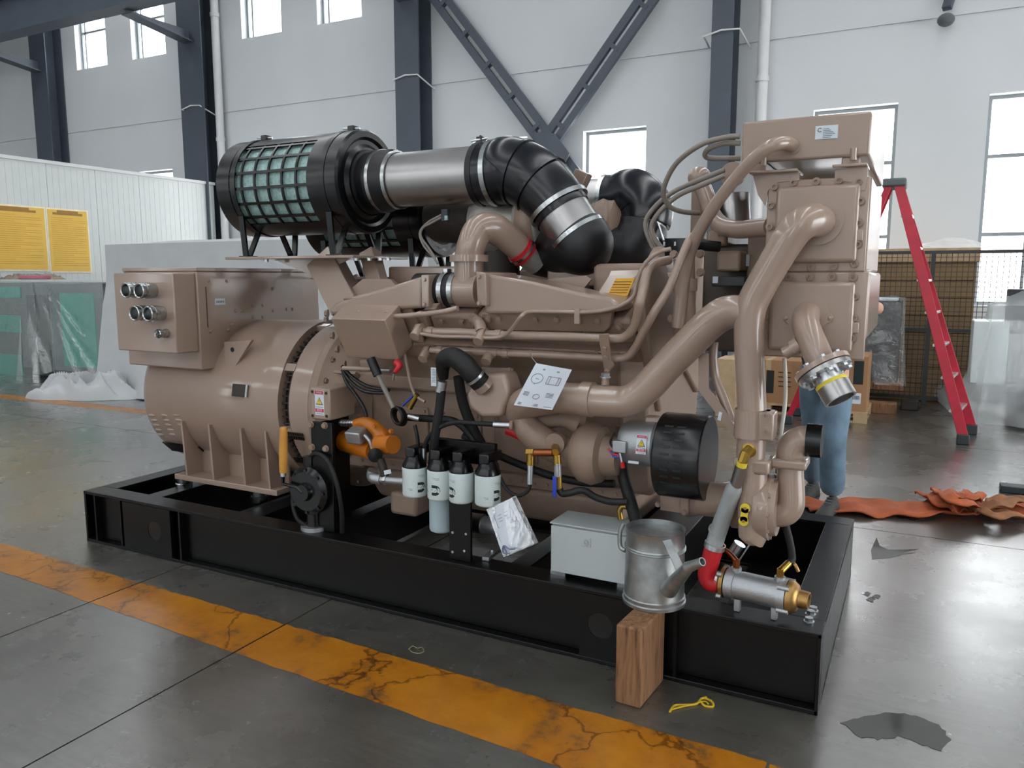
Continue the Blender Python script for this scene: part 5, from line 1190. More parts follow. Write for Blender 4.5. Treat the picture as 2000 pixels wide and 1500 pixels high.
# fuel line
fl_ = thing('fuel_line', PB(826, 652, .12), 'thin brown fuel line snaking under and over the intake manifold', 'pipe')
MB().tube([PB(x, y, .135) for x, y in ((822, 652), (860, 657), (910, 658), (960, 660), (985, 655), (1003, 638), (1018, 618))] + [P(x, y, 2.975) for x, y in ((1036, 609), (1088, 609), (1140, 610), (1180, 606), (1212, 597), (1236, 580), (1243, 556), (1252, 528), (1266, 508), (1288, 492), (1310, 486))], .0085, n=10, k=5).build('tube', 'paint', fl_)
c = P(1128, 609, 2.975); MB().box((c.x - .012, 2.965, c.z - .05), (c.x + .012, 2.985, c.z + .012)).build('pipe_clip', 'paint', fl_, bevel=.003)
sl = thing('conduit', P(830, 612, 3.0), 'short brown conduit leaving the top of the junction box', 'conduit'); MB().tube([P(x, y, 2.98) for x, y in ((771, 618), (800, 616), (840, 612), (870, 608), (894, 602))], .0125, n=14).build('tube', 'paint', sl); MB().cyl(P(818, 614, 2.98), P(825, 613, 2.98), .015, n=14).build('coupling', 'paint', sl)
# ---- breather
bh = thing('breather', P(950, 815, 3.0), 'brown crankcase breather box with black elbow hose', 'breather')
m = MB(); q = [P(909, 766, 2.98), P(965, 770, 2.98), P(975, 816, 2.98), P(920, 806, 2.98)]
m.prism([P(909, 768, 2.97), P(935, 732, 2.99), P(985, 728, 2.99), P(996, 766, 2.98), P(978, 815, 2.97), P(940, 816, 2.97), P(914, 796, 2.97)], (0, .13, 0)); m.build('housing', 'paint', bh, bevel=.02, seg=4)
m = MB(); m.pbox(940, 716, 1000, 750, 3.09, .02); m.build('mounting_plate', 'paint', bh, bevel=.004); bolt(bh, P(995, 722, 3.09), (0, -1, 0), .009, 'casting')
n0, n1 = P(948, 758, 2.98), P(930, 738, 2.95); MB().cyl(n0, n1, .043, n=26).build('neck', 'paint', bh)
hz = [n0.lerp(n1, .5), n1 + (n1 - n0) * .4, P(908, 713, 2.93), P(886, 698, 2.93), P(869, 703, 2.94), P(865, 720, 2.95), P(866, 738, 2.97)]
MB().tube(hz, [.045, .045, .046, .045, .042, .03, .022], n=26, k=8).build('elbow_hose', 'hose', bh); MB().band(n1 + (n1 - n0) * .1, n1 - n0, .045, .05, .012).build('hose_clamp', 'zinc', bh)
# ---- black hoses and cables
def hose(lab, pts, r, mat='hose', nm='hose', grp=None, k=6, cat='hose'):
    t = thing(nm, min(pts, key=lambda v: v.z), lab, cat, grp); MB().tube(pts, r, n=16, k=k).build('tube', mat, t); return t
h1 = hose('black oil hose dropping from the breather past the filters', [P(862, 762, 2.97), P(858, 800, 2.97), P(850, 850, 2.97), P(845, 900, 2.99), P(842, 930, 3.0)], .021)
c = P(864, 745, 2.97); MB().cyl(c, P(860, 765, 2.97), .023, n=18).build('hose_end', 'aluminium', h1); MB().cyl(P(866, 726, 2.97), P(864, 738, 2.97), .02, n=6).build('hex_fitting', 'brass', h1)
m = MB(); m.obox(P(847, 736, 2.95), (.014, 0, 0), (0, .001, 0), (0, 0, .042)); m.build('paper_tag', 'paper', h1, smooth=0)
m = MB()
for i in range(9): m.obox(P(847, 722 + i * 3, 2.948), (.009, 0, 0), (0, .0004, 0), (0, 0, .0012))
m.build('tag_text', 'print_grey', h1, smooth=0)
hose('thick black hose curving down behind the breather box', [P(895, 735, 3.1), P(905, 790, 3.12), P(930, 850, 3.15), P(960, 900, 3.2)], .025)
hose('black hose running level behind the filter posts', [P(795, 815, 3.16), P(840, 818, 3.16), P(885, 822, 3.15), P(915, 845, 3.14), P(935, 880, 3.13)], .018)
hose('long black hose sloping along the engine block to the pump', [P(905, 850, 3.22), P(960, 882, 3.22), P(1010, 905, 3.22), P(1080, 930, 3.22), P(1140, 942, 3.22), P(1200, 945, 3.22)], .018)
for k, pts in enumerate((((668, 715), (690, 738), (720, 755), (760, 762)), ((668, 722), (685, 745), (712, 764), (755, 768)), ((669, 722), (676, 745), (694, 770), (712, 800), (718, 830)), ((810, 830), (816, 860), (815, 888), (812, 905)))):
    hose(['upper black cable in the bundle below the junction box', 'lower black cable in the bundle below the junction box', 'black cable curving down to the orange starter', 'thin black cable dropping to the leftmost oil filter head'][k], [P(x, y, 3.1 if k < 3 else 2.98) for x, y in pts], .009, 'rubber', 'cable', 'black cables', cat='cable')
gr_ = thing('control_rod', P(765, 792, 3.0), 'grey rod with a black rubber grip below the junction box', 'rod'); MB().cyl(P(724, 700, 2.99), P(738, 733, 2.99), .022, n=18).build('grip', 'rubber', gr_); MB().cyl(P(736, 728, 2.99), P(768, 796, 3.0), .0115, n=14).build('rod', 'vent_hose', gr_)
for nm, lab, pts in (('drain_pipe', 'thin brown pipe falling from the junction box to the block', ((790, 690), (797, 725), (803, 752), (812, 772), (830, 785))),): pipe(nm, lab, [P(x, y, 3.06) for x, y in pts], .0085, n=10)
a = thing('link_rod', P(672, 720, 3.08), 'brown link rod lying below the junction box', 'rod'); MB().cyl(P(670, 719, 3.08), P(725, 721, 3.08), .011, n=12).build('rod', 'paint', a); MB().cyl(P(725, 721, 3.08), P(762, 723, 3.08), .008, n=12).build('tip', 'aluminium', a)
rt_ = thing('red_terminal', P(772, 725, 3.0), 'red rubber terminal boot under the junction box corner', 'terminal'); MB().tube([P(775, 708, 3.0), P(780, 715, 2.99), P(771, 727, 2.98)], [.02, .016, .009], n=14).build('boot', 'red', rt_); MB().cyl(P(770, 729, 2.98), P(768, 742, 2.99), .006, n=10).build('lug', 'zinc', rt_)
# blue lever valve by the coil
bv = thing('ball_valve', P(798, 795, 3.05), 'small brass ball valve with blue lever beside the coiled hose', 'valve', 'ball valves'); MB().bar(P(786, 793, 3.02), P(806, 774, 3.02), .016, .008, (0, 1, 0)).build('lever', 'blue', bv, bevel=.002); MB().cyl(P(800, 797, 3.06), P(815, 770, 3.06), .014, n=14).build('body', 'brass', bv)
# coil ring
cr = thing('coiled_hose', P(777, 832, 3.05), 'ring of black hose coiled in front of the engine block', 'hose'); cc = P(776, 812, 3.1)
for k in range(3): MB().ring(cc + V((0, k * .013, -.004 * k)), (.3, 1, .1), .042, .0085).build('coil', 'rubber', cr)
MB().cyl(P(797, 812, 3.08), P(818, 818, 3.1), .014, n=14).build('hose_end', 'zinc', cr)
# ---- orange starter
so = thing('starter_motor', P(720, 890, 3.1), 'orange starter motor with silver solenoid beside the flywheel housing', 'starter'); Ys = 3.08
MB().lathe(P(662, 850, 3.2), (1, 0, 0), [(0, .05), (0, .085), (.02, .085), (.025, .07)], n=30).build('flange', 'orange', so)
MB().tube([P(664, 858, 3.16), P(690, 868, 3.12), P(728, 880, Ys)], [.055, .05, .045], n=26).build('lower_barrel', 'orange', so)
MB().tube([P(694, 828, Ys), P(715, 826, Ys), P(735, 838, Ys), P(748, 858, Ys), P(752, 880, Ys)], [.024, .03, .034, .045, .048], n=24).build('body_casting', 'orange', so)
MB().tube([P(742, 868, Ys - .02), P(768, 868, Ys - .05)], [.05, .045], n=24).build('end_casting', 'orange', so)
for i in range(7): MB().band(P(668 + i * 4.6, 826, Ys), (1, 0, 0), .008, .017, .008, n=18).build('spring_coil', 'zinc', so)
MB().cyl(P(664, 826, Ys), P(700, 826, Ys), .012, n=14).build('spring_rod', 'zinc', so)
MB().obox(P(697, 850, Ys - .05), (.045, 0, 0), (0, .035, .012), (0, -.01, .03)).build('solenoid', 'aluminium', so, bevel=.006); MB().tube([P(712, 850, Ys - .06), P(722, 862, Ys - .06), P(730, 885, Ys - .05)], .009, n=12).build('linkage', 'aluminium', so)
for x, y in ((732, 832), (752, 850), (764, 842)): bolt(so, P(x, y, Ys - .04), (0, -1, 0), .010, 'orange')
# gate valve with black wheel, silver pipe run
gv = thing('gate_valve', P(745, 950, 3.0), 'silver drain pipe with elbow and black valve handwheel', 'valve')
c = P(733, 888, 2.98); MB().lathe(c, (.7, -1, -.1), [(0, .008), (0, .034), (.01, .036), (.014, .01)], n=26).build('handwheel', 'black_part', gv)
MB().cyl(P(722, 884, 3.05), c, .008, n=10).build('stem', 'zinc', gv); MB().tube([P(742, 896, 3.0), P(748, 912, 3.0), P(752, 930, 3.0)], .02, n=16).build('bonnet', 'dark_iron', gv)
MB().tube([P(728, 918, 3.02), P(726, 928, 3.02), P(730, 934, 3.0), P(745, 936, 3.0)], .026, n=22).build('elbow', 'aluminium', gv); MB().cyl(P(742, 936, 3.0), P(800, 941, 3.0), .021, n=22).build('pipe', 'aluminium', gv)
for px in (740, 752): MB().cyl(P(px, 936, 3.0), P(px + 5, 936.5, 3.0), .027, n=6).build('union_nut', 'zinc', gv)
m = MB(); m.obox(P(757, 922, 2.98), (.02, 0, .006), (0, .001, 0), (-.002, 0, .01)); m.build('paper_tag', 'paper', gv, smooth=0)
MB().box((P(748, 950, 3.1).x, 3.15, .40), (P(800, 950, 3.1).x, 3.34, .52)).build('drain_sump', 'casting', gv, bevel=.02)
# ---- engine mount with warning sign
em = thing('engine_mount', P(628, 940, 2.98), 'black engine mounting leg with brown bracket and warning sticker', 'mount')
Ym = 3.0; a, b = P(605, 757, Ym), P(645, 822, Ym); MB().box((a.x, Ym, b.z), (b.x, Ym + .2, a.z)).build('bracket', 'paint', em, bevel=.008)
a2, b2 = P(606, 823, Ym - .02), P(651, 950, Ym - .02); MB().box((a2.x, Ym - .02, BZ), (b2.x, Ym, a2.z)).build('leg_plate', 'black_steel', em, bevel=.004); MB().box((a2.x, Ym, BZ), (b2.x, Ym + .25, BZ + .02)).box((a2.x + .05, Ym, BZ), (a2.x + .065, Ym + .2, a2.z)).build('leg_base', 'black_steel', em, smooth=0)
for x, y in ((608, 829), (635, 831), (610, 873), (637, 876)): bolt(em, P(x, y, Ym - .02), (0, -1, 0), .014, 'casting')
for x, y in ((610, 765), (637, 768), (611, 812), (638, 813)): c = P(x, y, Ym - .001); MB().cyl(c, c + V((0, -.002, 0)), .008, n=14).build('bolt_hole', 'black_part', em)
def sticker(par, c, ux, uy, w, h, nrm, words):
    ux, uy, nrm = V(ux), V(uy), V(nrm); m = MB(); m.obox(c, ux * w / 2, uy * h / 2, nrm * .0006); m.build('warning_sticker', 'paper', par, smooth=0)
    for k, (t, wd) in enumerate(((.42, words[0]), (-.30, words[1]))):
        m = MB(); m.obox(c + uy * h * t + nrm * .001, ux * w * .46, uy * h * .07, nrm * .0006); m.build('red_band', 'sticker_red', par, smooth=0)
        text(par, wd, c + uy * h * t + nrm * .002, ux, uy, h * .11, 'paper', fit=w * .62)
    for sc, mt, off in ((1, 'print_black', .001), (.8, 'yellow', .0018)):
        q = c + uy * h * .06 + nrm * off; s = w * .38 * sc; m = MB(); m.prism([q + uy * s, q - uy * s * .75 - ux * s, q - uy * s * .75 + ux * s], nrm * .0006); m.build('triangle', mt, par, smooth=0)
    text(par, '!', c + uy * h * .045 + nrm * .0028, ux, uy, h * .24, 'print_black')
    for k in range(2): m = MB(); m.obox(c - uy * h * (.17 if k == 0 else .44) + nrm * .001, ux * w * .38, uy * h * .012, nrm * .0004); m.build('small_print', 'print_grey', par, smooth=0)
sticker(em, P(624, 787, Ym - .001), (1, 0, 0), (0, 0, 1), .058, .125, (0, -1, 0), ('DANGER', '危险'))
# ---- hand pump
hp = thing('hand_pump', P(610, 1030, 2.96), 'black hand pump with wooden handle standing on the skid', 'pump'); Yh = 2.99
c = P(612, 955, Yh); MB().lathe(c + V((0, -.06, 0)), (0, 1, 0), [(0, .03), (0, .10), (.02, .125), (.1, .125), (.12, .1), (.12, .03)], n=40).build('pump_body', 'black_part', hp)
MB().lathe(c + V((0, -.085, 0)), (0, 1, 0), [(0, .012), (0, .04), (.03, .05)], n=24).build('hub', 'black_part', hp)
for i in range(8):
    a = 2 * math.pi * i / 8; bolt(hp, c + V((.108 * math.cos(a), -.05, .108 * math.sin(a))), (0, -1, 0), .009, 'black_part')
MB().cyl((c.x, c.y, BZ), (c.x, c.y, c.z - .1), .04, n=20).build('foot_pipe', 'black_part', hp); MB().cyl((c.x, c.y, BZ), (c.x, c.y, BZ + .02), .07, n=24).build('foot_flange', 'aluminium', hp); MB().cyl((c.x - .02, c.y, c.z + .1), (c.x - .02, c.y, c.z + .17), .032, n=6).build('top_port', 'black_part', hp)
h0, h1_ = P(554, 834, 2.90), P(553, 923, 2.90); MB().tube([h0, h0.lerp(h1_, .04), h0.lerp(h1_, .3), h0.lerp(h1_, .6), h0.lerp(h1_, .9), h1_], [.012, .019, .021, .022, .020, .018], n=20).build('wooden_grip', 'handle_wood', hp); MB().cyl(h1_, P(553, 930, 2.9), .014, n=16).build('ferrule', 'zinc', hp)
MB().tube([P(553, 928, 2.9), P(553, 945, 2.905), P(580, 952, 2.91), c + V((0, -.08, 0))], .009, n=10, smooth=False).build('lever', 'black_part', hp)
MB().tube([c + V((-.02, 0, .16)), P(618, 886, Yh - .02), P(640, 900, Yh - .04), P(658, 945, Yh - .05), P(667, 995, Yh - .03), P(668, 1040, Yh)], .012, n=14, k=8).build('hose', 'hose', hp)
MB().tube([P(572, 960, Yh - .02), P(573, 990, Yh - .04), P(582, 1015, Yh - .04), P(600, 1027, Yh - .02)], .011, n=12, k=8).build('hose', 'hose', hp)
# ---- oil filters on the bracket
fbk = thing('filter_bracket', P(898, 1100, 2.93), 'black upright bracket and head beam carrying the white oil filters', 'bracket')
pa = P(877, 1000, 2.94); pb_ = P(919, 1000, 2.94); zt_ = P(898, 905, 2.94).z
MB().box((pa.x, 2.94, BZ), (pb_.x, 2.955, zt_)).build('post', 'black_steel', fbk, bevel=.002); MB().box((pa.x, 2.955, BZ), (pa.x + .012, 3.06, zt_)).build('post_web', 'black_steel', fbk, smooth=0)
q0, q1 = P(836, 868, 3.0), P(962, 905, 3.0); MB().box((q0.x, 3.02, q1.z - .02), (q1.x, 3.05, q0.z + .03)).build('head_beam', 'black_steel', fbk, bevel=.004)
for x, y in ((884, 1040), (910, 1043), (884, 1078), (907, 1076)): c = P(x, y, 2.939); MB().cyl(c, c + V((0, -.002, 0)), .006, n=12).build('bolt_hole', 'zinc', fbk)
def oilfilter(x0, x1, yt, yb, Y, lab, lx, mat='filter_white', head=True, marks=True):
    A, B = P(x0, (yt + yb) / 2, Y), P(x1, (yt + yb) / 2, Y); cx, rr = (A.x + B.x) / 2, (B.x - A.x) / 2 * .93; z0 = P((x0 + x1) / 2, yb - 3, Y - rr).z; z1 = P((x0 + x1) / 2, yt + 2, Y - rr).z
    t = thing('oil_filter', (cx, Y, z0), lab, 'oil filter', 'spin-on oil filters')
    MB().lathe((cx, Y, z0), (0, 0, 1), [(0, .01), (0, rr - .012), (.004, rr - .004), (.012, rr), (z1 - z0 - .004, rr), (z1 - z0, rr - .004), (z1 - z0, .02)], n=44).build('canister', mat, t)
    if head:
        MB().lathe((cx, Y, z1), (0, 0, 1), [(0, rr * .6), (0, rr * .97), (.012, rr * .97), (.035, rr * .75), (.06, rr * .6), (.06, .01)], n=36).build('filter_head', 'black_part', t)
        MB().box((cx - .025, Y - .04, z1 + .05), (cx + .025, 3.03, z1 + .095)).build('head_block', 'black_part', t, bevel=.006)
    if marks:
        th0 = math.atan2(-Y, -cx)                                  # towards the viewer
        def cp(s, z, k=1.004): a = th0 + s / rr; return V((cx + rr * k * math.cos(a), Y + rr * k * math.sin(a), z))
        H = z1 - z0; zc = z0 + H * .38; s0 = lx * rr; g = MB(); n = 10; ro, ri = H * .17, H * .075
        for sg in (0,):
            oo, ii = [], []
            for i in range(n + 1):
                a = math.radians(-90 + 180 * i / n); oo.append((math.cos(a) * ro * .95, math.sin(a) * ro)); ii.append((math.cos(a) * ri * .8, math.sin(a) * ri))
            for i in range(n):
                if 3 <= i <= 3: continue
                qd = [oo[i], oo[i + 1], ii[i + 1], ii[i]]; g.add([cp(s0 + x, zc + z) for x, z in qd], [(0, 1, 2, 3)])
            for z_a, z_b in ((ri, ro), (-ro, -ri)):
                for j in range(3): xa, xb = -ro * .8 + ro * .8 * j / 3, -ro * .8 + ro * .8 * (j + 1) / 3; g.add([cp(s0 + xa, zc + z_a), cp(s0 + xb, zc + z_a), cp(s0 + xb, zc + z_b), cp(s0 + xa, zc + z_b)], [(0, 1, 2, 3)])
            g.add([cp(s0 - ro * .8, zc - ri * .2), cp(s0 - ro * .1, zc - ri * .5), cp(s0 + ro * .1, zc + ri * .35), cp(s0 - ro * .8, zc + ri * .5)], [(0, 1, 2, 3)])
        g.build('printed_mark', 'print_black', t, smooth=0)
        g = MB()
        for zz, sa, sb in ((.78, -.3, .35), (.745, -.2, .35), (.71, .0, .35), (.33, -1.15, -.75), (.30, -1.0, -.75), (.27, -1.0, -.75)):
            for j in range(3): xa, xb = s0 + (sa + (sb - sa) * j / 3) * rr, s0 + (sa + (sb - sa) * (j + 1) / 3) * rr; z = z0 + H * zz; g.add([cp(xa, z), cp(xb, z), cp(xb, z + H * .012), cp(xa, z + H * .012)], [(0, 1, 2, 3)])
        g.build('printed_text', 'print_grey', t, smooth=0)
    return t
FYo = 2.94
oilfilter(789, 832, 916, 979, FYo, 'leftmost white oil filter in the front row', .55)
oilfilter(837, 880, 921, 985, FYo, 'second white oil filter from the left in the front row', -.35)
oilfilter(879, 924, 926, 991, FYo, 'third white oil filter from the left, in front of the black post', -.9)
oilfilter(929, 977, 931, 997, FYo, 'rightmost white oil filter in the front row', .8)
oilfilter(841, 885, 960, 1048, 3.06, 'longer pale blue oil filter hanging low behind the front row', 0, 'filter_blue', False, False)
hs2 = hose('braided hose arching from the filter heads to the pump casting', [P(828, 905, 2.97), P(827, 885, 2.97), P(836, 856, 2.97), P(860, 834, 2.97), P(890, 825, 2.97), P(930, 827, 2.97), P(968, 829, 2.98)], .011)
MB().cyl(P(827, 908, 2.97), P(828, 875, 2.97), .014, n=12).build('hose_end', 'zinc', hs2); MB().cyl(P(964, 829, 2.98), P(1002, 831, 3.0), .014, n=12).build('hose_end', 'zinc', hs2)
ds = thing('silver_canister', P(940, 1040, 3.1), 'silver cylinder lying behind the black filter post', 'cylinder'); MB().cyl(P(905, 1018, 3.1), P(945, 1024, 3.1), .048, n=28).build('barrel', 'stainless', ds); MB().cyl(P(943, 1024, 3.1), P(972, 1028, 3.1), .04, n=28).build('collar', 'aluminium', ds)
rl2 = thing('slotted_rail', PZ(965, 1088, BZ), 'short slotted silver rail on the skid beside the filter post', 'rail'); a, b = PZ(948, 1092, BZ + .01), PZ(980, 1066, BZ + .01); MB().bar(a, b, .035, .018, (1, 0, 0)).build('channel', 'aluminium', rl2, bevel=.002); bolt(rl2, a.lerp(b, .4) + V((0, 0, .01)), (0, 0, 1), .010, 'zinc')
# ---- water pump casting and brass drain
wc = thing('water_pump', P(1100, 935, 3.1), 'brown water pump casting with branch pipes in front of the engine block', 'pump')
MB().tube([P(1090, 776, 2.98), P(1050, 782, 3.0), P(1020, 790, 3.03), P(1005, 810, 3.06)], [.066, .07, .066, .05], n=30).build('outlet_branch', 'casting', wc)
MB().tube([P(1012, 800, 3.06), P(1030, 835, 3.06), P(1062, 862, 3.06), P(1105, 882, 3.07), P(1150, 888, 3.08)], [.05, .062, .066, .068, .07], n=30).build('inlet_branch', 'casting', wc)
MB().tube([P(1060, 820, 3.12), P(1100, 815, 3.12), P(1135, 830, 3.12)], .045, n=22).build('bypass_branch', 'casting', wc)
cpt = P(1160, 886, 3.08); MB().lathe(cpt + V((-.08, 0, 0)), (1, 0, 0), [(0, .06), (0.0, .10), (.03, .125), (.08, .135), (.12, .12), (.135, .09), (.2, .08)], n=44).build('volute', 'casting', wc)
MB().lathe(P(1002, 831, 3.0), (-1, -.15, 0), [(0, .01), (0, .02), (.012, .022), (.014, .01)], n=18).build('sensor_boss', 'casting', wc)
MB().tube([P(990, 838, 3.08), P(1010, 845, 3.09), P(1030, 860, 3.1), P(1045, 875, 3.1)], [.025, .028, .022, .015], n=18).build('red_sleeve', 'red', wc)
c = P(1085, 866, 3.0); MB().lathe(c + V((0, .02, 0)), (0, -1, 0), [(0, .045), (.03, .045), (.03, .02)], n=28).build('drain_boss', 'casting', wc)
bd = thing('brass_drain_valve', P(1090, 970, 2.95), 'brass drain fittings with a blue lever valve below the water pump', 'valve', 'ball valves'); Yb = 2.94
MB().cyl(P(1080, 884, Yb), P(1045, 884, Yb), .016, n=16).build('copper_pipe', 'copper', bd); MB().cyl(P(1085, 872, 3.0), P(1084, 884, Yb), .018, n=6).build('elbow', 'brass', bd); MB().cyl(P(1044, 884, Yb), P(1030, 884, Yb), .019, n=6).build('elbow_nut', 'brass', bd)
for a, b, r, mt in (((1037, 884), (1036, 908), .018, 'brass'), ((1036, 908), (1035, 945), .013, 'zinc'), ((1088, 888), (1089, 908), .017, 'brass'), ((1089, 905), (1090, 930), .017, 'aluminium'), ((1092, 930), (1093, 955), .012, 'brass')): MB().cyl(P(*a, Yb), P(*b, Yb), r, n=14).build('fitting', mt, bd)
MB().obox(P(1083, 951, Yb - .03), (.009, 0, 0), (0, .004, 0), (0, 0, .045)).build('lever', 'blue', bd, bevel=.004)
hose('braided hose looping from the brass drain back to the filters', [P(1036, 944, Yb), P(1030, 960, Yb), P(1012, 968, Yb), P(992, 958, Yb + .01), P(978, 935, Yb + .03), P(970, 905, Yb + .05)], .008, 'hose')
hose('black drain hose leading right from the blue lever valve', [P(1093, 955, Yb), P(1098, 964, Yb), P(1112, 963, Yb), P(1138, 958, Yb + .02), P(1165, 972, Yb + .04), P(1195, 980, Yb + .05), P(1225, 980, Yb + .06)], .015)
# ---- charging alternator with black guard
cg = thing('charging_alternator', P(1300, 960, 3.05), 'silver charging alternator with a black slotted pulley guard', 'alternator'); Yc = 3.04
ca0, ca1, ca2 = P(1216, 862, Yc), P(1294, 868, Yc), P(1396, 884, Yc); zc = (ca0.z + ca1.z) / 2
MB().lathe((ca0.x, Yc, zc), (1, 0, 0), [(0, .03), (0, .07), (.03, .09), (ca1.x - ca0.x - .025, .095), (ca1.x - ca0.x - .02, .088), (ca1.x - ca0.x - .015, .095), (ca1.x - ca0.x + .02, .095)], n=44).build('stator_body', 'aluminium', cg)
MB().box((ca0.x - .01, Yc - .1, zc - .03), (ca0.x + .05, Yc - .05, zc + .02)).build('regulator', 'aluminium', cg, bevel=.005); zg = zc - .035; gx = ca2.x - .03
MB().lathe((ca1.x + .002, Yc, zg), (1, 0, 0), [(0, .09), (0, .165), (.008, .17), (gx - ca1.x, .17), (gx - ca1.x + .006, .165), (gx - ca1.x + .006, .02)], n=56).build('pulley_guard', 'black_part', cg)
for k in range(9):
    for j in range(2):
        t = math.radians(-28 + k * 10); x = ca1.x + .055 + .05 * j; MB().obox((x, Yc - .17 * math.cos(t), zg + .17 * math.sin(t)), (.017, 0, 0), (0, math.sin(t) * .004, math.cos(t) * .004), (0, math.cos(t) * .0015, -math.sin(t) * .0015)).build('guard_slot', 'print_black', cg, smooth=0)
MB().box((P(1262, 815, Yc).x, Yc - .02, zc + .09), (P(1292, 820, Yc).x, Yc + .03, zc + .115)).build('top_lug', 'paint', cg, bevel=.006)
th = math.radians(8); sticker(cg, V((P(1253, 855, Yc - .095).x, Yc - .0965 * math.cos(th), zc + .0965 * math.sin(th))), (1, 0, 0), (0, math.sin(th), math.cos(th)), .042, .075, (0, -math.cos(th), math.sin(th)), ('DANGER', '危险'))
for k, (mt, pts) in enumerate((('red', ((1188, 876), (1196, 886), (1210, 890))), ('blue', ((1192, 880), (1200, 892), (1212, 892))), ('hose', ((1200, 845), (1192, 865), (1204, 880))))): MB().tube([P(x, y, Yc - .09) for x, y in pts], .005, n=8).build('wire', mt, cg)
MB().cyl(P(1211, 884, Yc - .09), P(1215, 902, Yc - .09), .007, n=10).build('terminal_stud', 'zinc', cg); MB().cyl(P(1215, 902, Yc - .09), P(1217, 914, Yc - .09), .009, n=12).build('red_cap', 'red', cg)
m = MB(); c = P(1237, 903, Yc - .08); m.obox(c, (.022, 0, 0), (0, .001, 0), (0, 0, .005)); m.build('white_label', 'paper', cg, smooth=0)
hose('black hose dropping behind the watering can from the charging alternator', [P(1213, 895, 3.12), P(1218, 930, 3.1), P(1230, 975, 3.08), P(1246, 1030, 3.06)], .026)
# front foot of the engine
ft = thing('front_support', P(1320, 1010, 3.1), 'brown front engine support bracket behind the watering can', 'bracket')
m = MB(); m.prism([P(1288, 930, 3.15), P(1300, 940, 3.15), P(1306, 965, 3.15), P(1328, 972, 3.15), P(1330, 1002, 3.15), P(1290, 996, 3.15)], (0, .06, 0)); m.build('cheek', 'paint', ft, smooth=0); m = MB(); m.pbox(1328, 965, 1345, 1005, 3.12, .4); m.build('foot', 'paint', ft, bevel=.006)
for x, y in ((1285, 950), (1285, 985), (1336, 1000)): bolt(ft, P(x, y, 3.12), (0, -1, 0), .01, 'casting')
MB().box((P(1250, 960, 3.25).x, 3.2, BZ - .02), (P(1345, 960, 3.25).x, 3.95, .50)).build('cross_bracket', 'black_steel', ft, bevel=.004)
# ---- grey control box
gb = thing('control_box', PZ(1150, 1130, BZ), 'light grey steel control box with a small lock on the skid', 'control box')
Yg = 2.965; a, b = P(1076, 1022, Yg), P(1235, 1140, Yg); xr_ = P(1240, 1060, Yg).x; zt_ = P(1076, 1022, Yg).z
MB().box((a.x, Yg + .012, BZ + .02), (xr_, Yg + .18, zt_)).build('case', 'box_grey', gb, bevel=.004); MB().box((a.x, Yg, BZ + .022), (xr_, Yg + .009, zt_ - .008)).build('door', 'box_grey', gb, bevel=.003)
MB().box((a.x - .004, Yg - .004, zt_), (xr_ + .004, Yg + .19, zt_ + .006)).build('rain_lip', 'box_grey', gb, bevel=.002)
c = P(1145, 1059, Yg); MB().box((c.x - .021, Yg - .003, c.z - .02), (c.x + .021, Yg, c.z + .02)).build('lock_plate', 'box_grey', gb, bevel=.002); MB().lathe((c.x, Yg - .003, c.z), (0, -1, 0), [(0, .011), (.006, .01), (.006, .004), (.002, .003)], n=18).build('lock', 'steel', gb)
for x in (a.x + .02, xr_ - .05): MB().box((x - .03, Yg + .02, BZ), (x + .04, Yg + .15, BZ + .02)).build('mounting_rail', 'zinc', gb, smooth=0)
# lifting eye behind the box
ey = thing('brass_elbow', P(1215, 1010, 3.12), 'brass pipe elbow sticking up behind the grey control box', 'fitting'); MB().tube([P(1212, 1014, 3.1), P(1210, 998, 3.1), P(1216, 989, 3.1), P(1224, 990, 3.1)], .012, n=14).build('tube', 'brass', ey)
# ---- timber block and watering can
wb = PZ(1250, 1386); wl = PZ(1200, 1372); wr = PZ(1296, 1330)
m = MB(); hB = .313; ux = (wl - wb); uy = (wr - wb); m.prism([wb, wl, wl + uy, wr], (0, 0, hB)); wk = m.build('timber_block', 'wood', bevel=.008); tag(wk, 'upright block of worn wood standing in front of the skid', 'block')
cc = PZ(1277, 1172, BZ); cc.y += .0; can = thing('watering_can', (cc.x, cc.y, BZ), 'galvanised watering can standing on the wooden block and skid', 'watering can')
rb = .122; Hc = P(1277, 1030, cc.y).z - BZ
MB().lathe((cc.x, cc.y, BZ), (0, 0, 1), [(0, .01), (0, rb + .003), (.012, rb + .004), (.016, rb - .001), (.03, rb + .001), (.034, rb - .003), (Hc * .72, rb - .006), (Hc * .735, rb - .001), (Hc * .75, rb - .006), (Hc * .765, rb - .001), (Hc * .78, rb - .006), (Hc * .985, rb - .008), (Hc, rb - .005), (Hc, rb - .010), (Hc * .6, rb - .012)], n=60).build('body', 'galvanised', can)
MB().cyl((cc.x, cc.y, BZ + Hc * .90), (cc.x, cc.y, BZ + Hc * .93), rb - .012, n=48).build('top_plate', 'galvanised', can)
s0 = P(1306, 1152, cc.y - rb * .8); s1 = P(1344, 1108, cc.y - rb - .09); s2 = P(1372, 1097, cc.y - rb - .12)
MB().tube([s0, s1], [.034, .021], n=24, smooth=False).build('spout', 'galvanised', can); MB().lathe(s1, (s2 - s1), [(-.004, .021), ((s2 - s1).length, .016), ((s2 - s1).length, .012), ((s2 - s1).length - .03, .012)], n=22).build('spout_tip', 'galvanised', can)
MB().bar(P(1302, 1055, cc.y - rb * .82), P(1336, 1128, cc.y - rb - .06), .034, .003, (1, 0, -.5)).build('spout_brace', 'galvanised', can)
MB().tube([P(1222, 1075, cc.y - .04), P(1212, 1068, cc.y - .03), P(1211, 1040, cc.y - .03), P(1218, 1022, cc.y - .03)], .009, n=10).build('handle', 'galvanised', can)
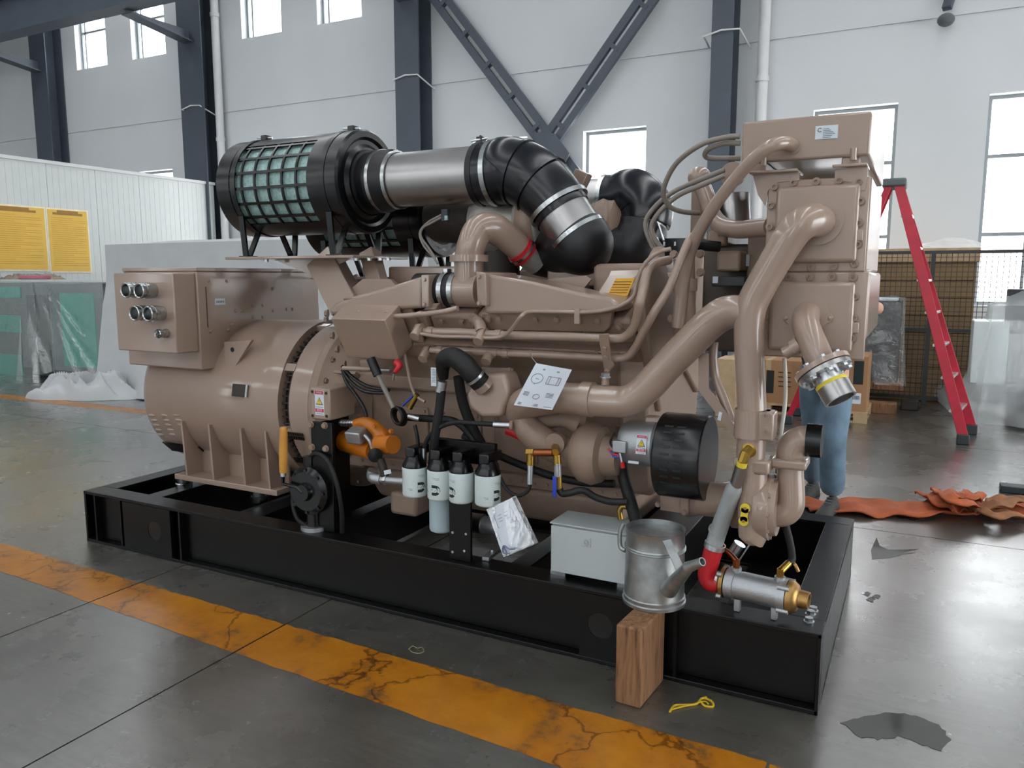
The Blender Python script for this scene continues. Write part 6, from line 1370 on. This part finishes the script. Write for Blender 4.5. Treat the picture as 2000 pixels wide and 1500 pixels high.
# ---- oil cooler on the corner, hoses
oc = thing('oil_cooler', P(1490, 1190, 2.95), 'silver cylindrical cooler with brass ends on the skid corner', 'cooler')
o0, o1_ = P(1412, 1136, 2.98), P(1546, 1166, 2.955); dd = (o1_ - o0).normalized(); up_ = V((0, 0, 1)); L_ = (o1_ - o0).length
MB().cyl(o0 + dd * .015, o1_ - dd * .015, .055, n=36).build('barrel', 'aluminium', oc)
for s in (.02, L_ - .045): MB().cyl(o0 + dd * s, o0 + dd * (s + .03), .062, n=36).build('barrel_flange', 'aluminium', oc)
MB().lathe(o0 + dd * .012, -dd, [(0, .06), (.014, .06), (.022, .045), (.03, .03)], n=32).build('brass_end', 'bronze', oc); MB().lathe(o1_ - dd * .012, dd, [(0, .062), (.016, .062), (.034, .05), (.04, .034), (.075, .032), (.075, .026), (.03, .026)], n=34).build('brass_end', 'bronze', oc)
u, v = perp(dd)
for s, q in ((-1, o0 + dd * .02), (1, o1_ - dd * .012)):
    for i in range(4): a = math.pi / 4 + math.pi / 2 * i; p = q + (u * math.cos(a) + v * math.sin(a)) * .062; MB().cyl(p - dd * .03, p + dd * .012 * s, .010, n=12).build('tie_boss', 'aluminium', oc)
for s, nm in ((.05, 'copper'), (L_ - .045, 'brass')):
    p = o0 + dd * s + up_ * .05; MB().cyl(p, p + up_ * .02, .02, n=20).build('port_boss', 'aluminium', oc); MB().cyl(p + up_ * .02, p + up_ * .05, .014, n=6).build('port_fitting', nm, oc)
for s in (.06, L_ - .06): p = o0 + dd * s; MB().box((p.x - .012, p.y - .015, BZ), (p.x + .012, p.y + .015, p.z - .045)).build('foot', 'aluminium', oc, bevel=.003)
p = o0 + dd * .05 + up_ * .095; MB().tube([p, p + V((-.04, .03, .02)), p + V((-.08, .06, .02))], .010, n=12).build('copper_union', 'copper', oc)
p2 = o0 + dd * (L_ - .045) + up_ * .09; p3 = P(1540, 1100, 3.0)
MB().cyl(p2, p3, .014, n=14).build('hose_nut', 'brass', oc)
hose('thin black hose falling from the pump to the cooler fitting', [p3, P(1547, 1092, 3.02), P(1543, 1060, 3.02), P(1532, 1015, 3.02), P(1520, 960, 3.04)], .014)
hose('yellowish hose tail hanging by the cooler fitting', [P(1545, 1096, 3.02), P(1553, 1104, 3.0), P(1559, 1116, 3.0)], .007, 'bronze')
rh = thing('red_hose', P(1385, 1150, 2.97), 'bright red rubber elbow hose at the end of the cooler', 'hose'); Yr = 2.97
MB().tube([P(1396, 1063, Yr), P(1389, 1090, Yr), P(1382, 1112, Yr), P(1382, 1128, Yr), P(1391, 1139, Yr), o0 - dd * .005], [.037, .036, .036, .036, .034, .03], n=30, k=8).build('hose', 'red', rh)
MB().band(P(1396, 1066, Yr), P(1396, 1063, Yr) - P(1389, 1090, Yr), .037, .041, .02).build('hose_clamp', 'zinc', rh); MB().band(o0 - dd * .016, dd, .03, .036, .016).build('hose_clamp', 'zinc', rh)
sh = thing('grey_hose', P(1396, 1063, Yr), 'straight silver-grey pipe slanting from the pump column to the red hose', 'pipe')
M('hose_grey', '#a9aeb0', .5, .3, var=.08, bump=.2, bscale=60)
MB().tube([P(1394, 1066, Yr), P(1402, 1040, Yr), P(1433, 955, 2.86), P(1438, 944, 2.855)], [.033, .033, .030, .022], n=26, smooth=False).build('tube', 'hose_grey', sh); q = P(1402, 1036, Yr); MB().band(q, P(1433, 955, 2.86) - q, .032, .036, .008).build('bead', 'hose_grey', sh)
MB().cyl(P(1437, 948, 2.855), P(1448, 910, 2.835), .022, n=20).build('pipe_union', 'stainless', sh); MB().cyl(P(1448, 910, 2.835), P(1450, 902, 2.83), .019, n=20).build('yellow_band', 'yellow', sh); MB().tube([P(1450, 903, 2.83), P(1456, 886, 2.835), P(1464, 877, 2.86)], .018, n=8, smooth=False).build('brass_elbow', 'brass', sh); c = P(1462, 880, 2.866); MB().lathe(c + V((0, .02, 0)), (0, -1, 0), [(0, .027), (.02, .027), (.026, .018)], n=20).build('brass_boss', 'brass', sh)
# dark valve gear behind the cooler
vg = thing('drain_gear', P(1440, 1110, 3.12), 'dark valve and lever under the water pump', 'valve'); MB().cyl(P(1430, 1085, 3.12), P(1445, 1062, 3.12), .025, n=18).build('knob', 'steel', vg); MB().bar(P(1440, 1100, 3.1), P(1465, 1062, 3.1), .012, .006).build('lever', 'zinc', vg); MB().box((P(1410, 1120, 3.12).x, 3.12, BZ - .02), (P(1450, 1120, 3.12).x, 3.2, BZ + .08)).build('valve_body', 'dark_iron', vg, bevel=.01)
# ---- papers
def sheet(name, pts, lab, cat, n=8):
    t = thing(name, min(pts, key=lambda q: q.z), lab, cat); a, b, c, d = pts; vs = []; nn = ((b - a).cross(d - a)).normalized()
    if nn.y > 0: nn = -nn
    W = lambda u, v: a.lerp(b, u).lerp(d.lerp(c, u), v) + nn * (.012 * math.sin(3.1 * u + 1.5 * v))
    for i in range(n + 1):
        for j in range(n + 1): vs.append(W(i / n, j / n))
    m = MB(); m.add(vs, [(i * (n + 1) + j, (i + 1) * (n + 1) + j, (i + 1) * (n + 1) + j + 1, i * (n + 1) + j + 1) for i in range(n) for j in range(n)]); o = m.build('page', 'paper', t, recalc=False)
    return t, lambda u, v: W(u, v) + nn * .0012
dw, W = sheet('drawing_sheet', [P(1047, 709, 2.87), P(1117, 722, 2.87), P(1076, 801, 2.845), P(1006, 791, 2.845)], 'white sheet with a technical drawing hanging from the lower coolant rail', 'paper')
def ink(W, segs, wd=.008):
    m = MB()
    for (u0, v0, u1, v1) in segs:
        a, b = W(u0, v0), W(u1, v1); d = b - a
        if d.length < 1e-6: continue
        s = d.cross(W(1, 0) - W(0, 0)).cross(d) if False else d.cross((W(1, 0) - W(0, 0)).cross(W(0, 1) - W(0, 0))).normalized() * wd * .1
        m.add([a - s, b - s, b + s, a + s], [(0, 1, 2, 3)])
    return m
seg = []
def circ(u, v, r, asp=.7, n=20):
    return [(u + r * math.cos(2 * math.pi * i / n), v + r * asp * math.sin(2 * math.pi * i / n), u + r * math.cos(2 * math.pi * (i + 1) / n), v + r * asp * math.sin(2 * math.pi * (i + 1) / n)) for i in range(n)]
def rect(u0, v0, u1, v1): return [(u0, v0, u1, v0), (u1, v0, u1, v1), (u1, v1, u0, v1), (u0, v1, u0, v0)]
seg += circ(.26, .33, .16) + rect(.54, .24, .86, .42) + circ(.46, .74, .08) + [(.22, .33, .32, .34), (.6, .24, .6, .42), (.8, .24, .8, .42), (.24, .46, .28, .46)]
for i in range(4): seg += [(.3, .1 + i * .018, .75, .1 + i * .018)] if i < 2 else []
for i in range(4): seg += [(.68, .63 + i * .03, .86, .63 + i * .03), (.1, .66 + i * .025, .25, .66 + i * .025)]
for i in range(3): seg += [(.08, .92 + i * .02, .6, .92 + i * .02)]
seg += [(.75, .95, .95, .95)]
MB().tube([P(1050, 712, 2.868), P(1040, 700, 2.88), P(1036, 690, 2.92)], .0012, n=6).build('wire_tie', 'zinc', dw)
ink(W, seg, .013).build('drawing_lines', 'print_grey', dw, smooth=0)
pc_, W2 = sheet('document_pouch', [P(953, 998, 2.91), P(1000, 972, 2.91), P(1040, 1062, 2.88), P(985, 1084, 2.88)], 'printed papers in a clear plastic pouch hanging below the oil filters', 'document pouch')
seg = []
for i in range(9): seg += [(.12 + .09 * i, .5 + .0 * i, .12 + .09 * i, .92)]
for i in range(5): seg += [(.25 + .1 * i, .28, .25 + .1 * i, .4)]
for i in range(10): seg += [(.06, .14 + i * .018, .2, .14 + i * .018)]
ink(W2, [(a, b, c, d) for a, b, c, d in [(.08, .5 + i * .035, .8, .5 + i * .035) for i in range(13)]], .007).build('printed_text', 'print_grey', pc_, smooth=0)
ink(W2, rect(.2, .16, .85, .44) + [(.35, .2, .7, .2), (.3, .27, .45, .27), (.55, .27, .65, .27), (.3, .33, .45, .33), (.58, .33, .7, .33)], .012).build('printed_table', 'print_grey', pc_, smooth=0)
v4 = [P(950, 995, 2.9), P(1008, 968, 2.9), P(1052, 1060, 2.87), P(984, 1088, 2.87)]; m = MB(); m.add(v4, [(0, 1, 2, 3)]); m.build('clear_sleeve', 'pouch', pc_, recalc=False)
M('clip_grey', '#77809a', .4, .5); MB().tube([P(984, 1068, 2.86), P(990, 1082, 2.86), P(982, 1078, 2.86), P(984, 1066, 2.86), P(994, 1072, 2.86), P(1006, 1072, 2.86)], .0035, n=8).build('paper_clip', 'clip_grey', pc_)
# ---- bits of string on the floor
M('string', '#c6a31d', .8)
def string(pts, lab, r=.003, mat='string'): t = thing('string', PZ(*pts[0]), lab, 'string'); MB().tube([PZ(x, y, .004) for x, y in pts], r, n=6, k=5).build('strand', mat, t); return t
s_ = string([(1308, 1390), (1318, 1378), (1340, 1377), (1360, 1375), (1372, 1364), (1390, 1370), (1392, 1380), (1376, 1378), (1368, 1366), (1380, 1362)], 'yellow tangle of string on the floor beside the wooden block', .0045)
MB().tube([PZ(1310, 1386, .004), PZ(1330, 1381, .006), PZ(1352, 1376, .005), PZ(1376, 1370, .008), PZ(1384, 1376, .006)], .003, n=6).build('strand', 'string', s_)
M('string_pale', '#8a8168', .8); string([(798, 1268), (806, 1262), (816, 1266), (824, 1264), (828, 1272), (818, 1276), (804, 1273), (799, 1266)], 'small loop of pale string between the skid and the stripe', .002, 'string_pale')

# ================================================================ PERSON behind the coolers
pr = thing('person', PZ(1600, 985), 'person in blue jeans and dark jacket standing behind the heat exchangers', 'person')
def skin(name, pts, edges, rad, mat, parent, sub=2):
    off = OFF[parent.name]; me = bpy.data.meshes.new(name); me.from_pydata([tuple(V(p) - off) for p in pts], edges, []); me.materials.append(MATS[mat])
    o = bpy.data.objects.new(name, me); col.objects.link(o); o.parent = parent; OFF[o.name] = off
    bm = bmesh.new(); bm.from_mesh(me); lay = bm.verts.layers.skin.verify(); bm.verts.ensure_lookup_table()
    for i, v in enumerate(bm.verts):
        r = rad[i]; v[lay].radius = r if isinstance(r, tuple) else (r, r); v[lay].use_root = (i == 0)
    bm.to_mesh(me); bm.free()
    o.modifiers.new('skin', 'SKIN').use_smooth_shade = True; s = o.modifiers.new('sub', 'SUBSURF'); s.levels = sub; s.render_levels = sub
    return o
rk, lk = P(1626, 862, 5.50), P(1592, 850, 5.86); ra, la = P(1626, 962, 5.62), P(1588, 938, 6.0); pel = P(1612, 728, 5.72); rh_, lh_ = pel + V((.085, -.02, -.04)), pel + V((-.085, .05, -.04))
ch = V((pel.x - .02, 5.74, 1.32)); nk = V((pel.x - .03, 5.72, 1.50)); hd = V((pel.x - .04, 5.69, 1.62)); rs, ls = V((pel.x + .17, 5.72, 1.42)), V((pel.x - .2, 5.76, 1.42))
re_ = P(1721, 604, 5.62); rw = P(1665, 590, 5.42); le = V((ls.x - .1, 5.62, 1.15)); lw = V((ls.x + .02, 5.42, 1.2))
pts = [pel, (pel + ch) / 2, ch, nk, hd - V((0, 0, .06)), hd + V((0, 0, .06)), rs, re_, rw, ls, le, lw, rh_, rk, ra, lh_, lk, la]
skin('body', pts, [(0, 1), (1, 2), (2, 3), (3, 4), (4, 5), (2, 6), (6, 7), (7, 8), (2, 9), (9, 10), (10, 11), (0, 12), (12, 13), (13, 14), (0, 15), (15, 16), (16, 17)],
     [(.14, .1), (.14, .1), (.15, .11), .055, .075, .075, .055, .042, .03, .055, .042, .03, .085, .055, .038, .085, .055, .038], 'skin', pr)
def legpts(h, k, a): return [h + V((0, 0, .02)), h.lerp(k, .5), k, k.lerp(a, .45), a - V((0, 0, .02))]
R_, L_2 = legpts(rh_, rk, ra), legpts(lh_, lk, la)
skin('jeans', [pel - V((0, 0, .02)), pel + V((0, 0, .06))] + R_ + L_2, [(0, 1), (0, 2), (2, 3), (3, 4), (4, 5), (5, 6), (0, 7), (7, 8), (8, 9), (9, 10), (10, 11)], [(.15, .12), (.155, .12), .11, .105, .09, .088, .085, .105, .10, .082, .078, .075], 'denim', pr)
skin('jacket', [(pel + ch) / 2, pel + V((0, 0, .03)), ch, nk - V((0, 0, .03)), rs, rs.lerp(re_, .55), ls, ls.lerp(le, .55)], [(0, 1), (0, 2), (2, 3), (2, 4), (4, 5), (2, 6), (6, 7)], [(.17, .13), (.18, .14), (.18, .13), .07, .085, .065, .085, .065], 'jacket', pr)
MB().ball(hd + V((0, .03, .045)), .108, (.9, 1, 1), n=22, m=14).build('hair', 'hair', pr)
for s in (-1, 1): MB().ball(hd + V((s * .03 - .01, -.075, .02)), .011, n=10, m=8).build('eye', 'paper', pr)
MB().tube([hd + V((0, -.075, .01)), hd + V((0, -.098, -.025))], [.008, .014], n=10, smooth=False).build('nose', 'skin', pr)
def hand(w, d, s):
    d = d.normalized(); up2 = V((0, 0, 1)); sd = d.cross(up2).normalized(); pts = [w, w + d * .045, w + d * .085]; ed = [(0, 1), (1, 2)]; rd = [.024, (.034, .018), (.032, .016)]
    for k, ln in enumerate((.06, .072, .078, .068)):
        b = w + d * .085 + sd * (k - 1.5) * .02; i = len(pts); pts += [b, b + d * ln * .5 - up2 * .008, b + d * ln - up2 * .028]; ed += [(2, i), (i, i + 1), (i + 1, i + 2)]; rd += [.010, .009, .008]
    i = len(pts); b = w + d * .03 - sd * s * .034; pts += [b, b + d * .035 - sd * s * .02, b + d * .06 - sd * s * .02 - up2 * .01]; ed += [(1, i), (i, i + 1), (i + 1, i + 2)]; rd += [.013, .010, .009]
    skin('hand', pts, ed, rd, 'skin', pr, 1)
hand(rw, rw - re_, 1); hand(lw, lw - le, -1)
for toe, heel, an in ((PZ(1598, 997), PZ(1634, 972), ra), (PZ(1570, 960), PZ(1592, 948), la)):
    d = (toe - heel).normalized(); heel = an + d * -.06; heel.z = 0; toe = heel + d * .30; s = V((-d.y, d.x, 0)); t = MB(); n = 12; vs = []; prof = ((0, .036, .09), (.1, .044, .125), (.3, .044, .125), (.48, .048, .095), (.7, .055, .072), (.88, .05, .06), (1.0, .026, .04)); K = 14
    for u_, w_, h_ in prof:
        c = heel.lerp(toe, u_)
        for i in range(K): a = 2 * math.pi * i / K; vs.append(c + s * w_ * math.cos(a) + V((0, 0, .018 + (h_ - .018) * max(0, math.sin(a)) if math.sin(a) > 0 else .018 * (1 + math.sin(a)))))
    t.add(vs, [(j * K + i, j * K + (i + 1) % K, (j + 1) * K + (i + 1) % K, (j + 1) * K + i) for j in range(len(prof) - 1) for i in range(K)] + [tuple(range(K - 1, -1, -1)), tuple(range((len(prof) - 1) * K, len(prof) * K))])
    sh_ = t.build('shoe', 'shoe', pr, smooth=60)
    m = MB(); m.prism([heel + s * .04, heel - s * .04, toe - s * .03 - d * .02, toe + s * .03 - d * .02], (0, 0, .014)); m.build('sole', 'machine_dark', sh_, bevel=.004)
    for k in range(4): c = heel.lerp(toe, .36 + k * .08) + V((0, 0, .115 - k * .013)); MB().cyl(c - s * .022, c + s * .022, .003, n=6).build('lace', 'print_grey', sh_)
